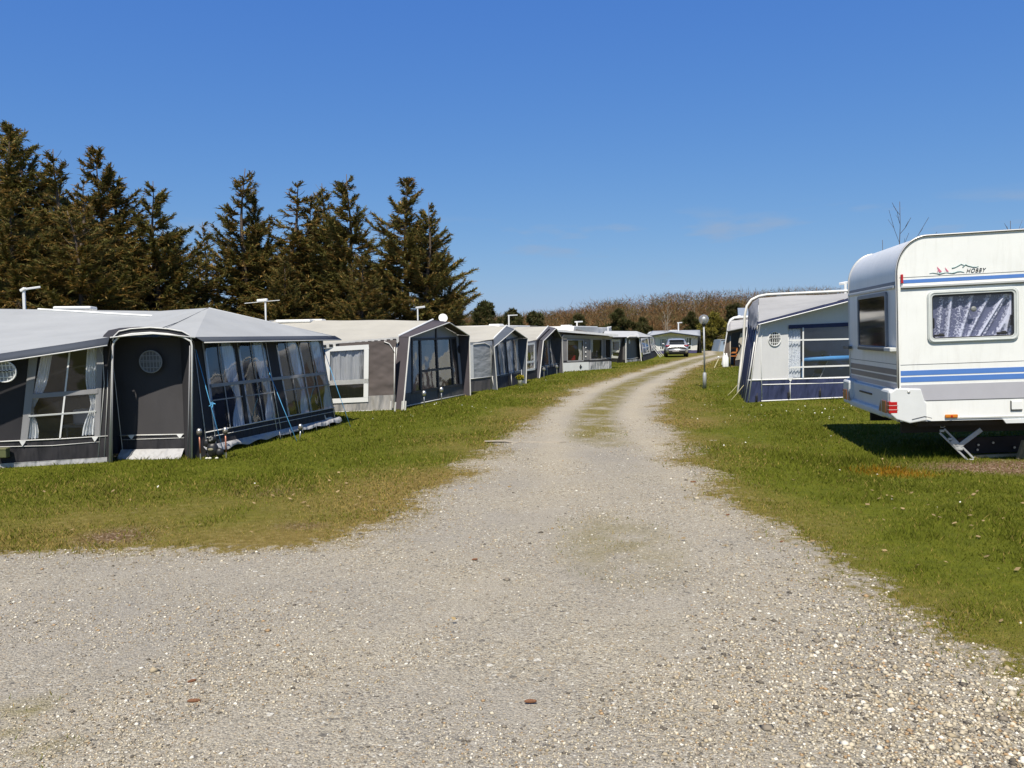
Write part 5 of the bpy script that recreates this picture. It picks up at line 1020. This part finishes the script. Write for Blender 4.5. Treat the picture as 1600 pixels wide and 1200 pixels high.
# emblem and lettering
ink = plain('lettering_black', (.02, .02, .02), .5); tc_ = bpy.data.curves.new('lettering', 'FONT'); tc_.body = 'HOBBY'; tc_.shear = .35; tc_.extrude = .002; tc_.offset = .0; tc_.space_character = 1.15
pa = hs(1510, 427.5); pb = hs(1538, 424); tc_.size = .078; to = bpy.data.objects.new('lettering', tc_); C.objects.link(to); tc_.materials.append(ink); to.parent = H
bpy.context.view_layer.update(); wdt = max(c[0] for c in to.bound_box)-min(c[0] for c in to.bound_box); to.location = (pa[0], -.004, pa[1]-.004); to.rotation_euler = (math.pi/2, -math.radians(0), 0); sxx = (pb[0]-pa[0])/max(wdt, .01); tm = bpy.data.meshes.new_from_object(to.evaluated_get(bpy.context.evaluated_depsgraph_get())); tl_, tr_ = to.location.copy(), to.rotation_euler.copy(); bpy.data.objects.remove(to); to = bpy.data.objects.new('lettering', tm); C.objects.link(to); to.parent = H; to.location = (tl_[0]-.005, tl_[1], tl_[2]+.014); to.rotation_euler = tr_; to.scale = (sxx*1.1, .85, 1)
E_ = lambda pts: [(lambda q: (q[0], -.004, q[1]))(hs(1440+x/13.33, 400+y/13.33)) for x, y in pts]
grn = plain('emblem_teal', (.12, .24, .24), .5); pink = plain('emblem_pink', (.62, .16, .25), .5)
em = MB().tube(E_([(160, 365), (230, 352), (300, 362), (370, 375), (440, 358), (510, 347), (620, 358), (680, 350), (740, 328), (810, 322), (890, 342)]), [.002, .003, .003, .006, .005, .002, .004, .007, .005, .004, .002], 5).tube(E_([(630, 252), (690, 240), (760, 205), (820, 170), (860, 185), (890, 200)]), [.006, .005, .005, .005, .003, .002], 5).tube(E_([(855, 232), (915, 178), (960, 205), (1060, 228), (1130, 232), (1185, 215)]), [.006, .005, .004, .004, .004, .002], 5).build('emblem', grn, H)
m = MB()
for q in ([(315, 215), (420, 325), (365, 345), (345, 300)], [(330, 290), (335, 340), (318, 335)], [(478, 228), (568, 328), (520, 320), (505, 290)], [(488, 290), (490, 325), (480, 322)]): P3 = E_(q); m.add([V(p)-V((0, .002, 0)) for p in P3], [tuple(range(len(P3)))])
m.build('sail', pink, em)
# running gear
MB().box((Lc/2, Wc_/2, ZB-.04), (Lc-.5, Wc_-.3, .08)).box((Lc/2, .45, ZB-.12), (Lc-.3, .06, .14)).box((Lc/2, Wc_-.45, ZB-.12), (Lc-.3, .06, .14)).tube([(3.4, .2, .3), (3.4, Wc_-.2, .3)], .05, 8).build('chassis', plain('underbody', (.035, .028, .024), .8), H)
for yy in (.14, Wc_-.32):
    wl = MB().lathe([(.2, 0), (.29, 0), (.32, .04), (.32, .14), (.29, .18), (.2, .18)], (3.4, yy+.18, .30), 24, Matrix.Rotation(math.pi/2, 3, 'X')).build('wheel', dkrub, H, True); MB().lathe([(.02, .03), (.19, .06), (.2, 0), (.2, .18), (.02, .12)], (3.4, yy+.18, .30), 20, Matrix.Rotation(math.pi/2, 3, 'X')).build('rim', silver, wl, True)
galv = plain('galvanised', (.46, .47, .47), .45, .3, .12, 30)
def jack(yl, nm_):
    f = lambda x, y: (lambda q: V((q[0], yl, q[1])))(hs(x, y, yl))
    a, b, c, d = f(1471.5, 673), f(1518, 719), f(1533, 671), f(1493, 701); dr = (b-a).normalized(); pp = V((dr.z, 0, -dr.x))
    m = MB()
    for s in (-.035, .035): m.beam(a+pp*s, b+pp*s*.9, .012, .022, pp)
    for t in (0., .28, .48, .62, 1.): p = a.lerp(b, t); m.box(p, (.05, .03, .03), Matrix.Rotation(0, 3, 'Y'))
    m.beam(a.lerp(b, .33), a.lerp(b, .5), .03, .06, pp); m.beam(c, d, .02, .055, (0, 0, 1)); m.box(b+V((0, 0, -.012)), (.13, .09, .015)); o = m.build(nm_, galv, H, bevel=.004); MB().tube([f(1470, 664), f(1470, 668), f(1476, 667), f(1476.5, 663)], .006, 5).build('hook', galv, o)
jack(.22, 'corner_jack'); jack(Wc_-.22, 'corner_jack')
MB().beam((Lc+.1, Wc_/2-.4, ZB-.1), (Lc+1.2, Wc_/2, ZB-.1), .06, .08).beam((Lc+.1, Wc_/2+.4, ZB-.1), (Lc+1.2, Wc_/2, ZB-.1), .06, .08).tube([(Lc+1.0, Wc_/2, .0), (Lc+1.0, Wc_/2, .7)], .03, 8).build('drawbar', galv, H)
# timber under the caravan
q0, q1 = G(1520, 716.5), G(1592, 713.5); dv = (q1-q0).normalized(); q1 = q0+dv*3.2; dkw = plain('dark_board', (.035, .024, .02), .8, var=.3, scale=5)
t = thing('timber_board', 'dark bolted board on a pale batten lying behind the caravan jack', 'board', tuple(q0)); nn_ = V((-dv.y, dv.x, 0))
MB().beam(q0+V((-.12, .12, .14)), q1+V((0, .12, .14)), .035, .2).build('board', dkw, t); MB().beam(q0+V((0, 0, .018)), q1+V((0, 0, .018)), .05, .045).build('batten', plain('pale_wood', (.40, .31, .19), .8, var=.2), t)
m = MB()
for i, (k, z) in enumerate(((.12, .09), (.13, .15), (.33, .17), (.62, .1), (.78, .17), (1.1, .1))): m.lathe([(.014, 0), (.014, .012)], q0+dv*k+V((0, .1, z)), 8, Matrix.Rotation(math.pi/2, 3, 'X'))
m.build('bolt', silver, t)
p0 = G(1591, 718); o = MB().beam(p0, D(1600, 689, p0.y+.05), .03, .06).beam(p0+V((.06, .03, 0)), D(1606, 689, p0.y+.1), .03, .06).build('wooden_prop', plain('weathered_wood', (.20, .17, .10), .85, var=.3, scale=10), base=tuple(p0)); tag(o, 'pair of weathered sticks propped under the caravan sill at the right frame edge', 'prop')
# ================================================================== open brown awning further along on the right
T9 = thing('awning_tent', 'brown awning with open dark doorway and tied beige curtain behind the navy skirted one', 'awning', tuple(G(1130, 573)))
b0 = G(1128, 573.5); b1 = G(1185, 571.5); W = Wall(b0, b1, D(1185, 508, b1.y), D(1137, 518, b0.y+.3)); brn = canvas('umber_canvas', (.115, .09, .075), .015); be = canvas('beige_cloth', (.42, .38, .31), .03, stretch=(3, 3, .4), scale=3)
r = W.rect((1141, 521), (1160, 515), (1160, 572), (1140, 573)); W.holes.append((r[0], r[1], .02, .93)); W.panel('side_wall', brn, T9)
W.linepx('door_edge', be, T9, [(1140.5, 525), (1140.5, 572)], .03); cq = [(1155, 521), (1162, 521), (1162, 561), (1148, 563), (1154, 545), (1152, 536)]; W.slabpx('door_curtain', be, T9, cq, .03, .02)
W.linepx('curtain_tie', black, T9, [(1152, 536), (1155.5, 540), (1149, 553)], .03, .07); W.slabpx('skirt', dk, T9, [(1148, 563), (1170, 561), (1170, 572), (1148, 573)], .02, .01)
A = D(1136, 517.5, b0.y-.1); Bq = D(1190, 506, b1.y-.2); sheet('roof', canvas('warm_grey_roof', (.40, .40, .40), .012), T9, A, Bq, D(1190, 495, b1.y+2.6), D(1142, 501, b0.y+2.6), 10, 6, .03, .01); MB().tube([A, Bq], .035, 5).build('eave_band', midgrey, T9)
MB().tube([D(1129, 572, b0.y+2.5), D(1137, 520, b0.y+2.6), D(1138.5, 507, b0.y+2.6), D(1141.5, 500, b0.y+2.6), D(1147, 496.5, b0.y+2.6), D(1156, 495.5, b0.y+2.6), D(1190, 494, b0.y+2.6)], .06, 6).build('roof_edge', white, T9)
m = MB(); e0, e1 = [D(1142, 501, b0.y+2.6), D(1138.5, 508, b0.y+2.6), D(1137, 518, b0.y+2.5)], [A+V((.15, 0, .03)), A+V((.02, 0, 0)), A-V((0, 0, .1))]; m.add(e0+e1, [(0, 1, 4, 3), (1, 2, 5, 4)]); m.build('hood_end', midgrey, T9)
sheet('front_wall', brn, T9, b0+V((.95, 2.5, 0)), b0, W.pt(0, 1), D(1137, 518, b0.y+2.5), 3, 3); sheet('back_wall', inner, T9, b0+V((1.0, 2.4, 0)), b1+V((0, 2.4, 0)), b1+V((0, 2.4, 2)), b0+V((1.0, 2.4, 2)), 3, 3)
c9 = caravan_box('cream caravan behind the open brown awning with its roof hatch propped up', (b0.x+2.1, b0.y+2.7), (1, .05, 0), (-.05, 1, 0), 5, 2.2, .5, 2.15, hatch=False)
rp = D(1161, 493.5, 40.); M = Matrix.Rotation(math.radians(-12), 3, 'X'); MB().box(rp+V((0, 0, .19)), (.52, .04, .42), M).build('roof_hatch', plain('hatch_tint', (.26, .31, .40), .2), c9, bevel=.02); MB().box(D(1154.5, 494.5, 40.), (.16, .2, .1)).build('roof_vent', white, c9, bevel=.03)
p = G(1142.5, 572); t = thing('wooden_chair', 'orange brown wooden chair at the open brown awning doorway', 'chair', tuple(p)); orw = plain('orange_wood', (.45, .17, .045), .5, var=.15)
for a in (-.2, .2):
    for b in (-.18, .18): MB().beam(p+V((a, b, 0)), p+V((a, b, .85 if b < 0 else .45)), .06, .06, (0, 1, 0)).build('leg', orw, t)
MB().box(p+V((0, 0, .46)), (.46, .42, .04)).build('seat', orw, t); MB().box(p+V((0, -.18, .82)), (.42, .03, .09)).box(p+V((0, -.18, .62)), (.42, .03, .07)).build('backrest', orw, t)
for i, x in enumerate((1131.8, 1135.3)):
    p = G(x, 573.8); o = MB().lathe([(.085, 0), (.09, .03), (.09, .42), (.05, .5), (.035, .58), (.03, .62)], p, 10).build('water_bottle', white, base=tuple(p), smooth=True); tag(o, ('left' if i == 0 else 'right')+' one of two white bottles standing at the foot of the brown awning', 'bottle', 'white bottles by the brown awning')
o = MB().tube([D(1123, 560, 36.), G(1116, 575)], .02, 4).build('guy_rope', rope_y, T9)
MB().lathe([(.02, 0), (.06, .05), (.02, .1)], D(1122.6, 560, 36.), 8).build('peg_flag', white, T9)
p = G(1129, 549); t9 = thing('dome_tent', 'small pale blue tent standing beyond the brown awning at the drive end', 'tent', tuple(p)); 
hT = (549-530.5)/FPX*p.y; wT = 11/FPX*p.y
MB().prism([p+V((-wT*.6, 0, 0)), p+V((wT, 0, 0)), p+V((wT, 0, hT)), p+V((-wT*.25, 0, hT*.97))], (0, 2.2, 0)).build('canvas', canvas('pale_blue_canvas', (.24, .31, .40), .02), t9); MB().tube([p+V((-wT*.6, -.03, 0)), p+V((-wT*.25, -.03, hT*.97)), p+V((wT, -.03, hT))], .03, 5).build('pole', midgrey, t9); MB().box(p+V((wT*.25, -.03, hT*.72)), (.14, .05, .2)).build('vent', black, t9)
p = G(1119.5, 546.5); t = thing('small_trailer', 'small white rounded trailer parked in front of the bushes at the drive end', 'trailer', tuple(p)); MB().blob(p+V((0, .5, .3)), (.27, .7, .17), 3, .2, 3).blob(p+V((-.1, .3, .45)), (.14, .3, .14), 5, .2, 2).build('body', white, t, True)
for s in (-.2, .2): MB().lathe([(.03, 0), (.12, 0), (.12, .06), (.03, .06)], p+V((s, .4, .12)), 12, Matrix.Rotation(math.pi/2, 3, 'Y')).build('wheel', black, t)
# ================================================================== silver car
cp = (G(1043, 559)+G(1072.5, 557.5))/2; K = .80
car = thing('parked_car', 'silver hatchback seen from behind, parked on the grass left of the far drive', 'car', tuple(cp)); car.rotation_euler = (0, 0, math.radians(-9)); car.scale = (K,)*3; LOCAL.add(car.name)
paint_c = plain('silver_paint', (.50, .52, .55), .3, .55, .04); glass_c = plain('car_glass', (.015, .018, .022), .06, spec=.7); redc = plain('car_red', (.25, .01, .02), .2)
sec = [(-.05, .50, .62, .72, .78, .55), (0, .34, .60, .84, .90, .70), (.10, .28, .62, .88, .98, .74), (.30, .24, .66, .90, 1.14, .72), (.62, .22, .70, .905, 1.37, .62), (1.1, .22, .72, .91, 1.46, .62), (2.0, .22, .72, .91, 1.46, .63), (2.5, .22, .72, .91, 1.36, .63), (3.05, .22, .70, .90, 1.02, .68), (3.5, .24, .66, .88, .90, .62), (4.0, .28, .6, .82, .76, .52), (4.22, .36, .5, .66, .60, .45)]
m = MB(); ring_n = 0
for (y, zb_, zm, hw, zt_, ht_) in sec:
    belt = min(zt_-.03, .96) if zt_ > 1.0 else zt_-.05
    half = [(hw*.8, zb_), (hw*.97, zb_+.1), (hw, zm), (hw*.985, belt-.05), (hw*.93, belt+.02 if zt_ > 1.02 else belt), (ht_+.03, zt_-.05), (ht_*.9, zt_), (ht_*.45, zt_+.015)]
    ringv = [(a, y, b) for a, b in half]+[(-a, y, b) for a, b in reversed(half)]; ring_n = len(ringv); m.v += ringv
for i in range(len(sec)-1):
    for k in range(ring_n): j = (k+1) % ring_n; m.f.append((i*ring_n+k, i*ring_n+j, (i+1)*ring_n+j, (i+1)*ring_n+k))
m.f += [tuple(range(ring_n)), tuple((len(sec)-1)*ring_n+k for k in reversed(range(ring_n)))]
o = m.build('body', paint_c, car, True); md = o.modifiers.new('sub', 'SUBSURF'); md.levels = md.render_levels = 1
MB().quad((-.6, .13, 1.03), (.6, .13, 1.03), (.52, .53, 1.345), (-.52, .53, 1.345)).build('rear_window', glass_c, car); MB().prism([(-.62, .36, 1.36), (.62, .36, 1.36), (.58, .62, 1.41), (-.58, .62, 1.41)], (0, 0, .03)).build('spoiler', paint_c, car)
for s in (-1, 1):
    MB().prism([(s*.915, .75, 1.0), (s*.915, 2.7, 1.0), (s*.70, 2.15, 1.36), (s*.70, 1.1, 1.36)], (s*.02, 0, 0)).build('side_window', glass_c, car); MB().blob((s*.72, .02, .90), (.2, .10, .075), 2, .1, 2).build('tail_light', redc, car, True); MB().blob((s*1.0, 2.55, 1.02), (.12, .08, .08), 1, .1, 2).build('mirror', paint_c, car, True)
    for y in (.78, 3.4): wl = MB().lathe([(.2, 0), (.31, 0), (.33, .04), (.33, .18), (.3, .22), (.2, .22)], (s*.69-(.0 if s > 0 else .22), y, .33), 20, Matrix.Rotation(math.pi/2, 3, 'Y')).build('wheel', dkrub, car, True); MB().lathe([(.02, .0), (.21, .01), (.21, .21), (.02, .2)], (s*.695-(.0 if s > 0 else .22)+.0, y, .33), 16, Matrix.Rotation(math.pi/2, 3, 'Y')).build('rim', silver, wl)
MB().box((0, -.03, .44), (1.3, .12, .2)).build('bumper_insert', dkrub, car, bevel=.03); MB().box((-.1, -.1, .50), (.52, .02, .11)).build('number_plate', plain('plate_dark', (.3, .28, .28), .5), car); MB().box((0, .3, .28), (1.3, .5, .12)).build('underbody', dkrub, car); MB().lathe([(.05, 0), (.04, .015)], (0, -.02, .86), 12, Matrix.Rotation(math.pi/2, 3, 'X')).build('badge', silver, car)
# ================================================================== globe lamp, aerials, dish, pot, garden lights, figure
p = G(1101, 607); t = thing('globe_lamp', 'grey lamp post with clear globe at the right verge of the drive', 'lamp post', tuple(p)); galp = plain('lamp_grey', (.36, .38, .40), .5, .2, .12, 20)
top = D(1099.7, 507, p.y); MB().tube([p, p+V((0, 0, .43)), p+V((0, 0, .45))], [.055, .05, .03], 12).build('base_sleeve', galp, t, True); MB().tube([p+V((0, 0, .44)), top], .024, 10).build('pole', galp, t, True); MB().lathe([(.03, -.05), (.055, -.02), (.06, .02), (.05, .03)], top, 12).build('collar', black, t, True)
gc = top+V((0, 0, .14)); gl = NT('clear_globe'); gl.t.nodes.remove(gl.b); a_ = gl.n('ShaderNodeBsdfTransparent'); a_.inputs[0].default_value = (.9, .92, .93, 1); b_ = gl.n('ShaderNodeBsdfGlossy'); b_.inputs['Roughness'].default_value = .08; lw = gl.n('ShaderNodeLayerWeight'); lw.inputs[0].default_value = .25; mx_ = gl.n('ShaderNodeMixShader'); gl.l(lw.outputs['Facing'], mx_.inputs[0]); gl.l(a_.outputs[0], mx_.inputs[1]); gl.l(b_.outputs[0], mx_.inputs[2]); dg_ = gl.n('ShaderNodeBsdfDiffuse'); dg_.inputs[0].default_value = (.6, .62, .63, 1); m9 = gl.n('ShaderNodeMixShader'); m9.inputs[0].default_value = .22; gl.l(mx_.outputs[0], m9.inputs[1]); gl.l(dg_.outputs[0], m9.inputs[2]); gl.l(m9.outputs[0], gl.out.inputs[0])
g = MB().lathe([(.135*math.sin(math.pi*k/14)+.001, -.135*math.cos(math.pi*k/14)) for k in range(15)], gc, 22).build('globe', gl.m, t, True); MB().lathe([(.02, -.1), (.025, -.02), (.05, .0), (.05, .03), (.03, .07), (.005, .08)], gc, 12).build('bulb', white, g, True)
GA = 'television aerials above the caravans'
def aerial(bx, by, tx, ty, Y, parts, lab, r=.022):
    a = D(bx, by, Y); b = D(tx, ty, Y); lo = V((a.x, Y, max(0, a.z-2.0))); t = thing('aerial', lab, 'aerial', tuple(lo), GA); MB().tube([lo, b], r, 6).build('mast', white, t)
    for (x0, y0, x1, y1, h, dd) in parts: p0, p1 = D(x0, y0, Y), D(x1, y1, Y+dd); MB().beam(p0, p1, h*1.6, h).build('element', white, t, bevel=h*.2)
aerial(37, 483, 37, 453, 19, [(33, 455, 40, 450.5, .07, 0), (38, 452, 63, 448.5, .05, .2)], 'white aerial with one upswept arm, above the pale blue grey roof', .035)
aerial(414.5, 500, 414.5, 470, 21, [(382, 474, 437, 469, .015, .3), (402, 470, 418, 468.5, .07, 0)], 'white aerial with a disc head and long thin rods above the seam of two roofs')
aerial(653, 501, 652.5, 481, 24, [(650.5, 481, 663, 479.5, .06, .2)], 'white aerial with a stubby head, left of the satellite dish')
aerial(795, 512, 795, 493, 30, [(794, 493, 808, 492.3, .04, .3)], 'thin L shaped aerial over the slate gabled awning', .03)
aerial(901.5, 517, 901.5, 503, 42, [(899, 503, 909.5, 502.5, .07, .4)], 'T shaped aerial above the flat canopy roof', .04)
aerial(950, 518, 950, 511.5, 50, [(949, 511.5, 954.5, 510.8, .06, .3)], 'tiny hooked aerial right of the flat canopy roof', .04)
aerial(1060, 517, 1060, 505, 60, [(1059, 504.5, 1065, 504, .08, .4)], 'small aerial above the wide arched awning behind the car', .05)
aerial(1321, 457, 1321, 443, 22, [(1313.5, 443.5, 1323, 441.5, .07, .2)], 'white propeller shaped aerial over the roof of the navy skirted awning', .035)
p = D(692.5, 502, 22); t = thing('satellite_dish', 'white satellite dish above the dark gable of the brown grey awning', 'satellite dish', (p.x, p.y, p.z-1)); M = Matrix.Rotation(math.radians(70), 3, 'X') @ Matrix.Rotation(math.radians(12), 3, 'Y'); MB().lathe([(.005, -.035), (.06, -.03), (.11, -.012), (.125, .0), (.12, .004), (.06, -.022), (.004, -.03)], p+V((0, 0, .09)), 20, M).build('reflector', white, t, True); MB().tube([V((p.x, p.y+.03, p.z-1)), p+V((0, .03, .06))], .018, 6).build('mast', silver, t); MB().tube([p+V((0, 0, 0)), p+V((0, -.18, .04))], .008, 4).build('feed_arm', silver, t)
p = G(812.8, 603); t = thing('flower_pot', 'cream pot of yellow flowers on the grass before the slate gabled awning', 'flower pot', tuple(p)); s_ = p.y/FPX; MB().lathe([(3.2*s_, 0), (4.3*s_, 8.6*s_), (4.5*s_, 9.2*s_), (3.8*s_, 9.2*s_), (3.6*s_, 8*s_)], p, 16).build('pot', plain('cream_pot', (.66, .64, .54), .5), t, True)
rn = np.random.default_rng(5); c = np.array([p.x, p.y, 12.5*s_]); 
for nm_, n, colr, rr_ in (('leaves', 260, (.06, .10, .02), 5.4), ('flowers', 150, (.62, .52, .03), 5.6)):
    d = rn.normal(0, 1, (n, 3)); d /= np.linalg.norm(d, axis=1, keepdims=True); d[:, 2] *= .65; P = c+d*rr_*s_*(rn.random((n, 1))**.4)+(np.array([0, 0, .02]) if nm_ == 'flowers' else 0)
    bl = blades(P-np.array(p), d+rn.normal(0, .5, (n, 3)), np.full(n, .035 if nm_ == 'flowers' else .02), np.full(n, .045 if nm_ == 'flowers' else .07)); npmesh(nm_, bl.reshape(-1, 3), np.arange(n*6).reshape(-1, 3), needle, t, {'col': np.tile(np.array(colr), (n*6, 1))*rn.uniform(.7, 1.3, (n*6, 1))})
copper = plain('copper_stake', (.46, .19, .12), .4, .3, .1)
for (bx, by, tx, ty, mat, lab) in ((313.5, 718, 311, 670, copper, 'copper staked solar light left of the black garden figure'), (353.5, 716, 352, 668, copper, 'copper staked solar light right of the black figure'), (468, 690, 470, 667, silver, 'shorter silver solar light before the blue windowed wall')):
    p = G(bx, by); b = D(tx, ty, p.y); t = thing('solar_light', lab, 'garden light', tuple(p), 'solar stake lights'); st_ = MB().tube([p.lerp(b, .2 if mat == copper else 0), p.lerp(b, .8)], .0105, 8).build('stake', mat, t, True)
    if mat == copper: MB().tube([p-V((0, 0, .03)), p.lerp(b, .22)], .009, 6).build('spike', silver, st_)
    hd = p.lerp(b, .78); MB().lathe([(.012, 0), (.03, .01), (.036, .04), (.034, .06)], hd, 14).build('lamp_glass', plain('smoked_lens', (.12, .11, .09), .15), t, True); MB().lathe([(.034, .058), (.033, .07), (.022, .092), (.004, .098)], hd, 14).build('lamp_cap', silver, t, True)
p = G(333, 717); blk = plain('figure_black', (.018, .018, .02), .45); t = thing('garden_figure', 'small black garden figure with grey face and pale feet by the awning corner', 'ornament', tuple(p))
MB().blob(p+V((0, 0, .13)), (.075, .065, .10), 2, .1, 3).blob(p+V((-.005, 0, .262)), (.055, .055, .06), 4, .1, 3).blob(p+V((-.085, .01, .215)), (.04, .03, .06), 6, .15, 2).blob(p+V((.085, .01, .09)), (.06, .05, .06), 7, .15, 2).blob(p+V((-.05, 0, .05)), (.035, .04, .06), 9, .1, 2).build('body', blk, t, True)
m = MB(); g5 = plain('figure_grey', (.25, .25, .24), .6)
for a, b, r_ in ((-.02, .29, .014), (.0, .30, .016), (.018, .285, .014), (-.012, .255, .018), (.014, .265, .012)): m.blob(p+V((a, -.05, b)), (r_, .012, r_), 1, .2, 1)
m.build('face', g5, t, True); MB().blob(p+V((-.005, -.062, .135)), (.04, .014, .02), 2, .15, 2).build('plaque', plain('figure_tan', (.22, .20, .13), .6), t, True)
m = MB()
for a in (-.062, -.02, .072): m.blob(p+V((a, -.06, .018)), (.024, .02, .016), a, .1, 2)
m.build('feet', plain('figure_pale', (.58, .57, .46), .6), t, True)
p = WL.pt(*WL.uv(5, 706), .07); t = thing('storage_box', 'olive green box hooked low against the charcoal awning skirt at the left edge', 'box', (p.x, p.y, 0)); 
MB().box(p, (.14, .09, .11)).build('box', plain('olive_box', (.09, .10, .04), .6, var=.3), t, bevel=.01); MB().box(p+V((0, 0, .06)), (.15, .1, .015)).build('lid', plain('olive_lid', (.16, .16, .08), .6), t)
